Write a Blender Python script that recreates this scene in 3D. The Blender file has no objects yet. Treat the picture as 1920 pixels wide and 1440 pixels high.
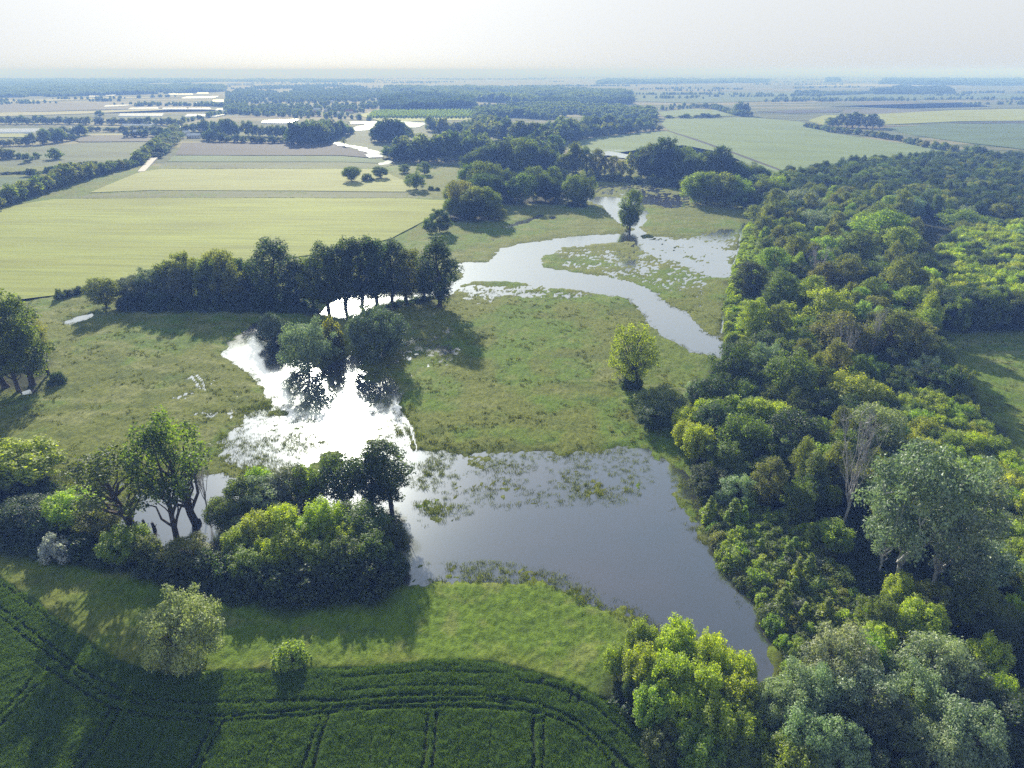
import bpy, bmesh, math, random
import numpy as np
from mathutils import Vector, Matrix

random.seed(7)
RNG = np.random.default_rng(7)
S = bpy.context.scene
COL = S.collection
R = math.radians

# ------------------------------------------------------------------ camera, sky, sun, exposure
CAM_H = 100.0
PITCH = R(24.0)
FPX = 1321.0                      # focal length in pixels of the 1920 px wide photograph
cam_d = bpy.data.cameras.new('camera')
cam_d.sensor_width = 36.0
cam_d.lens = 36.0 * FPX / 1920.0
cam_d.clip_start = 0.5
cam_d.clip_end = 120000.0
cam = bpy.data.objects.new('camera', cam_d)
cam.location = (0, 0, CAM_H)
cam.rotation_euler = (R(90) - PITCH, 0, 0)
COL.objects.link(cam)
S.camera = cam

SUN_EL, SUN_AZ = R(21.5), R(15.0)          # azimuth to the west of straight ahead
world = bpy.data.worlds.new('World')
S.world = world
world.use_nodes = True
wn, wl = world.node_tree.nodes, world.node_tree.links
wn.clear()
sky = wn.new('ShaderNodeTexSky')
sky.sky_type = 'NISHITA'
sky.sun_disc = False
sky.sun_elevation = SUN_EL
sky.sun_rotation = -SUN_AZ
sky.altitude = 100
sky.air_density = 1.0
sky.dust_density = 1.5
sky.ozone_density = 1.0
bg = wn.new('ShaderNodeBackground')
bg.inputs['Strength'].default_value = 0.05
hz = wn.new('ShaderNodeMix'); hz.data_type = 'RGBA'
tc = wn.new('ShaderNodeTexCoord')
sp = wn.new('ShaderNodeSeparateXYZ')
thick = wn.new('ShaderNodeMapRange'); thick.interpolation_type = 'SMOOTHSTEP'      # low milky layer, thinned above the frame to brighten the water's reflections
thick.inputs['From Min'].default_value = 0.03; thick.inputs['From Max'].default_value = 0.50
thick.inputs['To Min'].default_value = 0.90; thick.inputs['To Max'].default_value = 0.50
veil = wn.new('ShaderNodeValToRGB')                 # milky summer haze, bluer overhead, with a bright band added for the water to reflect
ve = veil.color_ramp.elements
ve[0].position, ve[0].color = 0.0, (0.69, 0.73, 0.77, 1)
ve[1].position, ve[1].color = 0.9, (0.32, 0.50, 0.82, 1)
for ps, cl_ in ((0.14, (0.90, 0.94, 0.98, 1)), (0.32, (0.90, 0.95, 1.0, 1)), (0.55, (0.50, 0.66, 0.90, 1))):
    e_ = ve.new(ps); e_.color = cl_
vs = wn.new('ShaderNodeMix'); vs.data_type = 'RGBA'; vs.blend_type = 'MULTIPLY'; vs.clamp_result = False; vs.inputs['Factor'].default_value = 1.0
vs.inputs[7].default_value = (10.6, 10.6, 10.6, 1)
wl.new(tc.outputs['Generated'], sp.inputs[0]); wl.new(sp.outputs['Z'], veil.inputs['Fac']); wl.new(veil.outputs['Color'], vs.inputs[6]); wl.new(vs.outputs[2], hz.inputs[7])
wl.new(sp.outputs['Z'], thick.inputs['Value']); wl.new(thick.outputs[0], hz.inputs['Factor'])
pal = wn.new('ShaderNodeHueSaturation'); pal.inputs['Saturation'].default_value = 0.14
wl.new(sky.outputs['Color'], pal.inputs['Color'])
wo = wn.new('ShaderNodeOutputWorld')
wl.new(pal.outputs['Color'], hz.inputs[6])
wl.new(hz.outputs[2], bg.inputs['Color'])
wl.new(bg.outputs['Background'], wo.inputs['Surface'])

sun_d = bpy.data.lights.new('sun', 'SUN')
sun_d.energy = 5.0
sun_d.angle = R(0.8)
sun_d.color = (1.0, 0.955, 0.87)
sun = bpy.data.objects.new('sun', sun_d)
to_sun = Vector((-math.sin(SUN_AZ) * math.cos(SUN_EL), math.cos(SUN_AZ) * math.cos(SUN_EL), math.sin(SUN_EL)))
sun.rotation_euler = to_sun.to_track_quat('Z', 'Y').to_euler()
sun.location = (0, 0, 400)
COL.objects.link(sun)

S.view_settings.view_transform = 'Standard'
S.view_settings.look = 'None'
S.view_settings.exposure = 0.92
S.view_settings.gamma = 1.0
S.view_settings.use_curve_mapping = False
S.render.engine = 'CYCLES'
cy = S.cycles
cy.use_denoising = False
cy.denoiser = 'OPENIMAGEDENOISE'
cy.max_bounces = 7
cy.diffuse_bounces = 5
cy.glossy_bounces = 2
cy.transmission_bounces = 3
cy.volume_bounces = 0
cy.transparent_max_bounces = 8
cy.sample_clamp_indirect = 4.0
cy.sample_clamp_direct = 12.0
cy.caustics_reflective = False
cy.caustics_refractive = False

# ------------------------------------------------------------------ helpers
SP, CP = math.sin(PITCH), math.cos(PITCH)

def at(u, v, z=0.0):
    """Place in metres (east, north) of what the photograph shows at (u, v), standing z above the plain."""
    a, b = (u - 960.0) / FPX, (v - 720.0) / FPX
    t = (CAM_H - z) / (SP + b * CP)
    return t * a, t * (CP - b * SP)

def depth_of(x, y, z=0.0):
    return y * CP + (CAM_H - z) * SP

def height_for(x, y, v_top):
    """Height of a thing at (x, y) whose top the photograph shows at row v_top."""
    b = (v_top - 720.0) / FPX
    return CAM_H - y * (SP + b * CP) / (CP - b * SP)

def P(pts, z=0.0):
    return [at(u, v, z) for u, v in pts]

def lattice(ix, iy, seed):
    h = (ix * 374761393 + iy * 668265263 + seed * 974634777) & 0xFFFFFFFF
    h = ((h ^ (h >> 13)) * 1274126177) & 0xFFFFFFFF
    h = (h ^ (h >> 16)) & 0xFFFF
    return h / 65535.0

def vnoise(x, y, seed=0):
    fx, fy = np.floor(x), np.floor(y)
    ix, iy = fx.astype(np.int64), fy.astype(np.int64)
    tx, ty = x - fx, y - fy
    tx = tx * tx * (3 - 2 * tx); ty = ty * ty * (3 - 2 * ty)
    a, b = lattice(ix, iy, seed), lattice(ix + 1, iy, seed)
    c, d = lattice(ix, iy + 1, seed), lattice(ix + 1, iy + 1, seed)
    return (a + (b - a) * tx) * (1 - ty) + (c + (d - c) * tx) * ty

def fbm(x, y, size, octv=4, seed=0, gain=0.5):
    """Fractal noise about 0, roughly -1..1; size = metres of the coarsest bump."""
    s, amp, tot = 0.0, 1.0, 0.0
    ca, sa = math.cos(0.6), math.sin(0.6)
    x, y = np.asarray(x, float) / size, np.asarray(y, float) / size
    for k in range(octv):
        s = s + amp * (vnoise(x, y, seed + 17 * k) * 2 - 1)
        tot += amp
        amp *= gain
        x, y = (x * ca - y * sa) * 2.03 + 5.3, (x * sa + y * ca) * 2.03 - 3.1
    return s / tot * 1.6

def inside(px, py, poly):
    r = np.zeros(px.shape, bool)
    n = len(poly)
    for i in range(n):
        x0, y0 = poly[i]; x1, y1 = poly[(i + 1) % n]
        if y0 == y1:
            continue
        c = ((y0 > py) != (y1 > py)) & (px < (x1 - x0) * (py - y0) / (y1 - y0) + x0)
        r ^= c
    return r

def dist_line(px, py, pts, closed=False):
    d = np.full(px.shape, 1e9)
    n = len(pts)
    for i in range(n if closed else n - 1):
        x0, y0 = pts[i]; x1, y1 = pts[(i + 1) % n]
        dx, dy = x1 - x0, y1 - y0
        L = dx * dx + dy * dy + 1e-9
        t = np.clip(((px - x0) * dx + (py - y0) * dy) / L, 0, 1)
        d = np.minimum(d, (px - x0 - t * dx) ** 2 + (py - y0 - t * dy) ** 2)
    return np.sqrt(d)

def sdist(px, py, poly):
    """Signed distance: negative inside."""
    d = dist_line(px, py, poly, True)
    return np.where(inside(px, py, poly), -d, d)

def sstep(a, b, x):
    t = np.clip((x - a) / (b - a), 0, 1)
    return t * t * (3 - 2 * t)

def mesh_np(name, verts, faces, smooth=False):
    """Mesh from an n x 3 array and an m x k array of equal-sided faces (or a list of such arrays)."""
    me = bpy.data.meshes.new(name)
    fl = faces if isinstance(faces, list) and isinstance(faces[0], np.ndarray) else [faces]
    fl = [np.asarray(f, np.int32) for f in fl if len(f)]
    verts = np.asarray(verts, np.float32)
    me.vertices.add(len(verts))
    me.vertices.foreach_set('co', verts.ravel())
    idx = np.concatenate([f.ravel() for f in fl])
    cnt = np.concatenate([np.full(len(f), f.shape[1], np.int32) for f in fl])
    me.loops.add(len(idx))
    me.loops.foreach_set('vertex_index', idx)
    me.polygons.add(len(cnt))
    st = np.zeros(len(cnt), np.int32); st[1:] = np.cumsum(cnt)[:-1]
    me.polygons.foreach_set('loop_start', st)
    me.polygons.foreach_set('use_smooth', np.full(len(cnt), smooth))
    me.update(calc_edges=True)
    return me

def link(name, me, parent=None, loc=(0, 0, 0), rz=0.0, sc=None):
    o = bpy.data.objects.new(name, me)
    o.location = loc
    o.rotation_euler = (0, 0, rz)
    if sc is not None:
        o.scale = sc if hasattr(sc, '__len__') else (sc, sc, sc)
    COL.objects.link(o)
    if parent is not None:
        o.parent = parent
    return o

def tag(o, label=None, cat=None, group=None, kind=None):
    for k, v in (('label', label), ('category', cat), ('group', group), ('kind', kind)):
        if v:
            o[k] = v
    return o

class NT:
    """Small wrapper to write node materials briefly."""
    def __init__(self, name):
        self.m = bpy.data.materials.new(name)
        self.m.use_nodes = True
        self.t = self.m.node_tree
        self.t.nodes.clear()
        self.out = self.t.nodes.new('ShaderNodeOutputMaterial')
    def n(self, typ, **kw):
        nd = self.t.nodes.new(typ)
        for k, v in kw.items():
            if k.startswith('i_'):
                key = k[2:]
                nd.inputs[int(key) if key.isdigit() else key.replace('_', ' ')].default_value = v
            else:
                setattr(nd, k, v)
        return nd
    def l(self, a, b):
        self.t.links.new(a, b)
    def noise(self, vec, scale, detail=4, rough=0.55):
        nd = self.n('ShaderNodeTexNoise')
        nd.inputs['Scale'].default_value = scale
        nd.inputs['Detail'].default_value = detail
        nd.inputs['Roughness'].default_value = rough
        if vec is not None:
            self.l(vec, nd.inputs['Vector'])
        return nd.outputs['Fac']
    def ramp(self, fac, stops):
        nd = self.n('ShaderNodeValToRGB')
        e = nd.color_ramp.elements
        while len(e) < len(stops):
            e.new(0.5)
        for i, (p, c) in enumerate(stops):
            e[i].position = p
            e[i].color = tuple(c) + (1,) if len(c) == 3 else c
        self.l(fac, nd.inputs['Fac'])
        return nd.outputs['Color']
    def mix(self, fac, a, b, mode='MIX'):
        nd = self.n('ShaderNodeMix', data_type='RGBA', blend_type=mode)
        for sock, v in ((0, fac), (6, a), (7, b)):
            if hasattr(v, 'is_linked') or hasattr(v, 'node'):
                self.l(v, nd.inputs[sock])
            elif sock == 0:
                nd.inputs[0].default_value = v
            else:
                nd.inputs[sock].default_value = tuple(v) + (1,) if len(v) == 3 else v
        return nd.outputs[2]
    def math(self, op, a, b=None, clamp=False):
        nd = self.n('ShaderNodeMath', operation=op, use_clamp=clamp)
        for i, v in enumerate((a, b)):
            if v is None:
                continue
            if hasattr(v, 'node'):
                self.l(v, nd.inputs[i])
            else:
                nd.inputs[i].default_value = v
        return nd.outputs[0]
    def mapping(self, vec, scale=(1, 1, 1), rot=(0, 0, 0)):
        nd = self.n('ShaderNodeMapping')
        nd.inputs['Scale'].default_value = scale
        nd.inputs['Rotation'].default_value = rot
        self.l(vec, nd.inputs['Vector'])
        return nd.outputs[0]
    def pos(self):
        return self.n('ShaderNodeNewGeometry').outputs['Position']
    def bump(self, h, strength=0.5, dist=0.3, normal=None):
        nd = self.n('ShaderNodeBump')
        nd.inputs['Strength'].default_value = strength
        nd.inputs['Distance'].default_value = dist
        self.l(h, nd.inputs['Height'])
        if normal is not None:
            self.l(normal, nd.inputs['Normal'])
        return nd.outputs[0]
    def diffuse(self, col, normal=None, rough=1.0, spec=0.12):
        nd = self.n('ShaderNodeBsdfPrincipled')
        nd.inputs['Roughness'].default_value = rough
        nd.inputs['Specular IOR Level'].default_value = spec
        if hasattr(col, 'node'):
            self.l(col, nd.inputs['Base Color'])
        else:
            nd.inputs['Base Color'].default_value = tuple(col) + (1,)
        if normal is not None:
            self.l(normal, nd.inputs['Normal'])
        return nd
    def done(self, shader):
        self.l(shader.outputs[0] if hasattr(shader, 'outputs') else shader, self.out.inputs['Surface'])
        return self.m

def simple_mat(name, col, rough=0.8, var=0.25, scale=0.6, spec=0.2):
    t = NT(name)
    f = t.noise(t.pos(), scale, 5)
    c = t.ramp(f, [(0.3, [k * (1 - var) for k in col]), (0.7, [min(1, k * (1 + var)) for k in col])])
    return t.done(t.diffuse(c, t.bump(f, 0.3, 0.1), rough, spec))

# ------------------------------------------------------------------ sky-side limits: far ground sheet and low hills
def ground_mat():
    t = NT('plain_soil_and_grass')
    p = t.pos()
    big = t.noise(t.mapping(p, (0.0022, 0.0075, 1)), 1.0, 3, 0.5)
    c = t.ramp(big, [(0.30, (0.05, 0.075, 0.03)), (0.42, (0.16, 0.19, 0.08)), (0.5, (0.075, 0.10, 0.04)),
                     (0.58, (0.27, 0.26, 0.13)), (0.7, (0.10, 0.09, 0.06))])
    f = t.noise(p, 0.35, 5)
    c = t.mix(0.5, c, t.ramp(f, [(0.25, (0.5, 0.5, 0.5)), (0.75, (1, 1, 1))]), 'MULTIPLY')
    return t.done(t.diffuse(c, t.bump(f, 0.6, 0.4)))

gs = 40000.0
ground = link('ground', mesh_np('ground', [(-gs, -2000, -0.6), (gs, -2000, -0.6), (gs, 38000, -0.6), (-gs, 38000, -0.6)], [(0, 1, 2, 3)]))
ground.data.materials.append(ground_mat())
tag(ground, 'wide flat farming plain running out to the hazy horizon', 'ground', kind='structure')

def hills(name, x0, x1, y, hmax, seed, label):
    n = 220
    xs = np.linspace(x0, x1, n)
    t = (xs - x0) / (x1 - x0)
    env = np.sin(np.pi * t) ** 0.8
    top = hmax * env * (0.55 + 0.45 * (fbm(xs, xs * 0 + seed, (x1 - x0) / 5.0, 4, seed) + 0.6)).clip(0.1, 1.6)
    V = np.concatenate([np.c_[xs, np.full(n, y - 1800.0), np.full(n, -0.8)], np.c_[xs, np.full(n, y - 500.0), top * 0.7 - 0.5],
                        np.c_[xs, np.full(n, y + 0.0), top - 0.4], np.c_[xs, np.full(n, y + 2200.0), np.full(n, -0.8)]])
    i = np.arange(n - 1)
    F = np.concatenate([np.c_[i + k * n, i + 1 + k * n, i + 1 + (k + 1) * n, i + (k + 1) * n] for k in range(3)])
    o = link(name, mesh_np(name, V, F, True))
    o.data.materials.append(simple_mat(name + '_wooded', (0.05, 0.07, 0.045), 0.9, 0.3, 0.004))
    tag(o, label, 'hills', kind='structure')
HILLS = [(-14000, -6500, 26000, 60, 3, 'low wooded rise barely seen through the haze on the horizon'),
         (7000, 25000, 28000, 88, 9, 'long faint ridge on the hazy horizon beyond the right-hand fields')]

# ------------------------------------------------------------------ the flooded meadow
# outlines of the flood as surveyed from the photograph
WATER = [
    # lower lake, running in behind the thicket to the stand in the water
    [(790, 838), (860, 846), (960, 850), (1060, 846), (1150, 842), (1212, 838), (1245, 868), (1272, 920), (1312, 968), (1345, 1030),
     (1398, 1110), (1446, 1180), (1464, 1226), (1470, 1262), (1440, 1300), (1330, 1300), (1200, 1190), (1160, 1160), (1100, 1118), (1030, 1090),
     (900, 1082), (800, 1090), (752, 1090), (700, 1040), (560, 1000), (420, 1040), (330, 1046), (290, 1040), (205, 994), (212, 968), (280, 920),
     (350, 895), (430, 880), (520, 880), (600, 866), (700, 850)],
    # oxbow on the west side
    [(414, 660), (424, 640), (446, 626), (480, 606), (496, 588), (516, 600), (532, 640), (560, 668), (600, 690), (640, 672), (664, 652),
     (680, 690), (706, 716), (740, 700), (748, 738), (706, 764), (694, 800), (720, 850), (640, 872), (612, 842), (584, 806), (540, 788),
     (500, 764), (482, 730), (462, 704), (430, 684)],
    # under the poplar row
    [(600, 590), (622, 560), (690, 546), (770, 545), (836, 536), (850, 500), (862, 540), (840, 556), (760, 566), (690, 585), (650, 600)],
    # middle channel
    [(850, 494), (905, 489), (935, 466), (985, 453), (1080, 443), (1160, 437), (1182, 430), (1152, 416), (1138, 404), (1126, 386), (1100, 376),
     (1050, 374), (1056, 368), (1110, 367), (1150, 372), (1176, 372), (1196, 362), (1238, 364), (1252, 376), (1300, 382), (1296, 386), (1240, 382), (1210, 384),
     (1218, 402), (1208, 428), (1216, 438), (1200, 452), (1130, 456), (1060, 465), (1030, 480), (1024, 500), (1100, 512), (1180, 526), (1240, 550),
     (1300, 590), (1346, 628), (1376, 650), (1372, 676), (1350, 676), (1296, 660), (1232, 630), (1196, 600), (1182, 575), (1150, 557), (1080, 546),
     (1000, 536), (940, 530), (855, 531)],
    # eastern arm
    [(1194, 450), (1232, 468), (1290, 486), (1342, 492), (1380, 494), (1372, 528), (1336, 522), (1290, 502), (1240, 484), (1200, 470)],
    # little pools
    [(104, 606), (130, 596), (184, 584), (178, 596), (130, 610)],
    [(28, 736), (52, 728), (78, 726), (72, 738), (40, 744)],
    [(936, 425), (975, 413), (1016, 400), (1024, 404), (990, 418), (950, 428)],
    [(1028, 408), (1040, 405), (1046, 409), (1034, 412)],
]
WATER_W = [3.0, 2.4, 2.5, 3.0, 3.5, 1.6, 1.6, 2.2, 1.6]
MARSH = [   # half drowned grass: (outline, level, roughness of the ground)
    ([(440, 770), (500, 760), (560, 790), (610, 830), (620, 880), (520, 890), (420, 886), (410, 840), (430, 800)], -0.20, 0.12),
    ([(690, 700), (740, 690), (770, 760), (790, 840), (860, 850), (830, 960), (780, 990), (760, 900), (700, 850), (690, 780)], -0.16, 0.13),
    ([(780, 850), (960, 850), (1200, 846), (1220, 900), (1190, 945), (1080, 950), (940, 960), (800, 990), (770, 930)], -0.24, 0.21),
    ([(1078, 896), (1128, 892), (1142, 930), (1104, 942), (1076, 922)], 0.12, 0.20), ([(1026, 878), (1100, 868), (1124, 886), (1050, 904)], 0.03, 0.22),
    ([(1136, 880), (1190, 888), (1196, 926), (1150, 918)], 0.02, 0.22), ([(764, 944), (830, 930), (866, 950), (800, 980)], 0.04, 0.22), ([(936, 914), (988, 910), (990, 932), (944, 934)], 0.02, 0.22),
    ([(850, 862), (930, 860), (960, 880), (880, 900)], -0.02, 0.22),
    ([(755, 1058), (900, 1050), (1020, 1066), (1100, 1104), (1170, 1160), (1120, 1140), (1020, 1098), (900, 1090), (760, 1096)], -0.02, 0.16),
    ([(860, 530), (1000, 532), (1100, 546), (1150, 560), (1060, 568), (960, 562), (880, 580), (860, 560)], 0.01, 0.17),
    ([(1190, 440), (1260, 446), (1350, 428), (1398, 425), (1392, 480), (1372, 528), (1300, 512), (1230, 486)], -0.10, 0.17),
    ([(1100, 352), (1140, 348), (1180, 352), (1240, 346), (1262, 360), (1300, 376), (1290, 388), (1240, 392), (1190, 372), (1130, 366), (1096, 366)], -0.20, 0.2), ([(1200, 440), (1300, 446), (1360, 432), (1372, 440), (1344, 474), (1260, 478), (1200, 462)], -0.20, 0.2),
    ([(1090, 345), (1200, 340), (1290, 372), (1240, 384), (1180, 370), (1110, 368)], -0.02, 0.18),
    ([(1030, 470), (1190, 452), (1240, 480), (1340, 520), (1330, 600), (1240, 552), (1120, 514), (1040, 500)], 0.06, 0.17),
    ([(690, 600), (840, 600), (900, 640), (860, 690), (760, 720), (690, 690), (650, 640)], 0.10, 0.17),
    ([(870, 470), (940, 425), (1010, 400), (1030, 410), (960, 440), (910, 486)], 0.14, 0.14),
    ([(70, 870), (160, 880), (260, 900), (220, 960), (120, 950), (60, 920)], 0.03, 0.16),
    ([(300, 690), (400, 690), (470, 740), (460, 800), (360, 790), (300, 750)], 0.17, 0.12),
    ([(1340, 560), (1368, 560), (1372, 640), (1345, 630)], 0.05, 0.15),
    ([(1240, 860), (1285, 880), (1345, 990), (1395, 1080), (1440, 1150), (1430, 1170), (1370, 1090), (1310, 980)], -0.18, 0.18),
]
RUTS = [  # wheel tracks standing full of water, (line, width, depth)
    ([(1396, 418), (1390, 432), (1388, 456), (1384, 480), (1374, 500), (1368, 520)], 0.9, 0.75),
    ([(1401, 418), (1394, 434), (1392, 458), (1391, 475), (1386, 492), (1378, 512)], 0.9, 0.75),
    ([(1358, 580), (1356, 600), (1354, 624)], 0.6, 0.6), ([(1364, 580), (1362, 604), (1360, 626)], 0.6, 0.6),
    ([(706, 752), (740, 780), (758, 806), (768, 840), (772, 870)], 0.55, 0.5), ([(722, 748), (752, 776), (772, 806), (780, 836), (784, 862)], 0.55, 0.5),
    ([(358, 704), (368, 716), (374, 730)], 0.4, 0.35), ([(368, 702), (380, 716), (384, 732)], 0.4, 0.35),
]
WATER_M = [P(w) for w in WATER]
MARSH_M = [(P(w), l, r) for w, l, r in MARSH]
RUTS_M = [(P(w), a, d) for w, a, d in RUTS]
WOODS = [  # ground under trees: leaf litter and nettles
    P([(1300, 850), (1330, 700), (1400, 640), (1365, 640), (1372, 520), (1405, 420), (1420, 395), (1400, 380), (1560, 330), (1960, 330), (2050, 620), (1760, 625),
       (1790, 720), (1900, 850), (2050, 930), (2050, 1500), (1180, 1500), (1150, 1330), (1150, 1240), (1250, 1240), (1440, 1300), (1475, 1262), (1466, 1226), (1448, 1180), (1400, 1110),
       (1347, 1030), (1314, 966)]),
    P([(-80, 1040), (-80, 900), (90, 900), (200, 990), (310, 1060), (420, 1050), (560, 1000), (700, 1040), (760, 1090), (700, 1130), (430, 1140), (300, 1090), (100, 1050)]),
    P([(230, 575), (420, 580), (600, 590), (700, 585), (840, 560), (840, 540), (620, 540), (400, 548), (230, 560)]),
    P([(-60, 735), (-60, 640), (90, 640), (60, 735)]),
    P([(860, 380), (1050, 385), (1050, 370), (870, 365)]), P([(830, 418), (940, 415), (930, 400), (840, 400)]),
]

BAR = P([(-330, 960), (-60, 1050), (0, 1086), (60, 1124), (110, 1160), (180, 1212), (240, 1250), (310, 1268), (420, 1262), (540, 1257), (700, 1254), (800, 1246), (860, 1243), (930, 1246), (1000, 1262), (1080, 1288), (1140, 1318), (1190, 1352),
         (1225, 1386), (1250, 1420), (1275, 1460), (1300, 1640), (300, 1640), (-330, 1640)])

def land(x, y):
    """Height of the meadow at (x, y); the flood stands at 0."""
    x = np.asarray(x, float); y = np.asarray(y, float)
    d = np.clip(y / 300.0, 0.35, 2.2)
    z = 0.48 + 0.14 * fbm(x, y, 40, 3, 5)
    wob = fbm(x, y, 14, 4, 11) * 2.2 + fbm(x, y, 3.2, 3, 12) * 1.1
    rough = np.full(x.shape, 0.14)
    for poly, lev, rg in MARSH_M:
        sd = sdist(x, y, poly) + wob * 1.6 * d
        k = 1 - sstep(-7 * d, 5 * d, sd)
        z = z * (1 - k) + k * (lev + 0.5 * rg * fbm(x, y, 17, 3, 31))
        rough = np.maximum(rough, k * rg)
    for poly, w in zip(WATER_M, WATER_W):
        sd = sdist(x, y, poly) + wob * 0.85 * w / 2.5
        k = 1 - sstep(-w * 2.6, w * 0.9, sd)
        inm = rough > 0.145
        z = np.where(inm, np.minimum(z, z * (1 - k) + k * np.maximum(z - 0.10, -0.30)), z * (1 - k) + k * -0.65)
        rough = rough * (1 - 0.65 * k * (~inm))
    for line, w, dep in RUTS_M:
        dd = dist_line(x, y, line)
        z = z - dep * (1 - sstep(w * 0.3, w, dd))
    big, mid, sm = fbm(x, y, 6.5, 3, 41), fbm(x, y, 2.1, 3, 42), fbm(x, y, 0.8, 2, 43)
    z = z + rough * (0.55 * big + 1.0 * mid + 0.9 * sm)
    near = (y < 150) & (x < 60)
    if near.any():
        z[near] = z[near] - 0.95 * (1 - sstep(-1.2, 0.4, sdist(x[near], y[near], BAR)))
    return z

def land1(x, y):
    """Height of the built meadow sheet at one place."""
    r = min(max(int(np.searchsorted(rows, y)) - 1, 0), len(rows) - 1)
    c = int(round((x / (0.70 * rows[r] + 75) + 1) * 0.5 * (NC - 1)))
    return float(gz[r * NC + min(max(c, 0), NC - 1)])

rows = [52.0]
while rows[-1] < 840:
    rows.append(rows[-1] + 0.42 * (rows[-1] / 80.0) ** 1.15)
rows = np.array(rows)
NC = 760
cs = np.linspace(-1, 1, NC)
GX = cs[None, :] * (0.70 * rows[:, None] + 75)
GY = np.repeat(rows[:, None], NC, 1)
gx, gy = GX.ravel(), GY.ravel()
gz = land(gx, gy)
rim = np.ones(GX.shape, bool); rim[1:-1, 1:-1] = False
gz[rim.ravel()] = -0.7
n_r = len(rows)
i, j = np.meshgrid(np.arange(n_r - 1), np.arange(NC - 1), indexing='ij')
q = (i * NC + j).ravel()
me = mesh_np('meadow', np.c_[gx, gy, gz], np.c_[q, q + 1, q + NC + 1, q + NC], True)

# what grows where: olive hay, fresh green, reed yellow, leaf litter
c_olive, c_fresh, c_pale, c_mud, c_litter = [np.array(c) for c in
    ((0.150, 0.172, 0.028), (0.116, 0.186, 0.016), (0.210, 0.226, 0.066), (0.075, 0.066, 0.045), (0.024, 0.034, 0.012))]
n1, n2, n3 = fbm(gx, gy, 55, 4, 61), fbm(gx, gy, 11, 4, 62), fbm(gx, gy, 3.0, 3, 63)
fresh = sstep(0.05, 0.6, n1 * 0.7 + n2 * 0.55)
for poly, a in ((P([(760, 1085), (1030, 1080), (1180, 1160), (1180, 1330), (900, 1250), (420, 1260), (60, 1060), (0, 1000), (300, 1060), (700, 1140)]), 0.95),
                (P([(1700, 600), (2000, 640), (2000, 900), (1850, 820)]), 0.55), (P([(1220, 620), (1360, 680), (1330, 780), (1215, 840), (1190, 740)]), 0.5)):
    fresh = np.maximum(fresh, a * (1 - sstep(-6, 6, sdist(gx, gy, poly) + n2 * 4)))
colr = c_olive * (1 - fresh[:, None]) + c_fresh * fresh[:, None]
pale = (sstep(0.25, 0.8, n3 * 0.6 + n2 * 0.5) * 0.55)[:, None]
colr = colr * (1 - pale) + c_pale * pale
lodge = fbm(gx * 0.42 + 0.12 * gy, gy, 4.2, 4, 64)          # hay laid over by the flood, in wavy swathes
zone = sstep(-0.25, 0.35, fbm(gx, gy, 70, 2, 66))
lg_ = (sstep(0.18, 0.62, lodge) * 0.60 * zone)[:, None]
colr = colr * (1 - lg_) + np.array((0.235, 0.245, 0.095)) * lg_
sedge = (sstep(0.30, 0.75, -lodge + 0.4 * fbm(gx, gy, 26, 3, 67)) * 0.45)[:, None]
colr = colr * (1 - sedge) + np.array((0.070, 0.105, 0.020)) * sedge
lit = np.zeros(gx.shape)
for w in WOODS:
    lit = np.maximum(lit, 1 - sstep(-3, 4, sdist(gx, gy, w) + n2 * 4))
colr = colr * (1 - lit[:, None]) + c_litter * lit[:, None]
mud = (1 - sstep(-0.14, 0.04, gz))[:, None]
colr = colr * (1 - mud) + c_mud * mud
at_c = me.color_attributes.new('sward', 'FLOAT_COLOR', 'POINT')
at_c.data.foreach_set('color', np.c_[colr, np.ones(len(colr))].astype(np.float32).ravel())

def meadow_mat():
    t = NT('meadow_grass')
    p = t.pos()
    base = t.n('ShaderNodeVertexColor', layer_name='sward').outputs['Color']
    f1 = t.noise(t.mapping(p, (1.0, 0.55, 1), (0, 0, 0.3)), 1.1, 6, 0.62)
    f2 = t.noise(p, 4.5, 3, 0.6)
    c = t.mix(0.85, base, t.ramp(f1, [(0.28, (0.42, 0.46, 0.40)), (0.5, (0.92, 0.95, 0.9)), (0.72, (1.45, 1.38, 1.3))]), 'MULTIPLY')
    c = t.mix(0.5, c, t.ramp(f2, [(0.3, (0.6, 0.62, 0.6)), (0.7, (1.25, 1.22, 1.2))]), 'MULTIPLY')
    b = t.bump(t.math('ADD', f1, t.math('MULTIPLY', f2, 0.35)), 0.9, 0.55)
    pr = t.diffuse(c, b, 0.9, 0.06)
    pr.inputs['Sheen Weight'].default_value = 0.05
    pr.inputs['Sheen Roughness'].default_value = 0.5
    pr.inputs['Sheen Tint'].default_value = (0.9, 0.95, 0.7, 1)
    return t.done(pr)
meadow = link('meadow', me)
me.materials.append(meadow_mat())
tag(meadow, 'flooded olive green hay meadow around the winding water', 'meadow', kind='structure')

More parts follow.
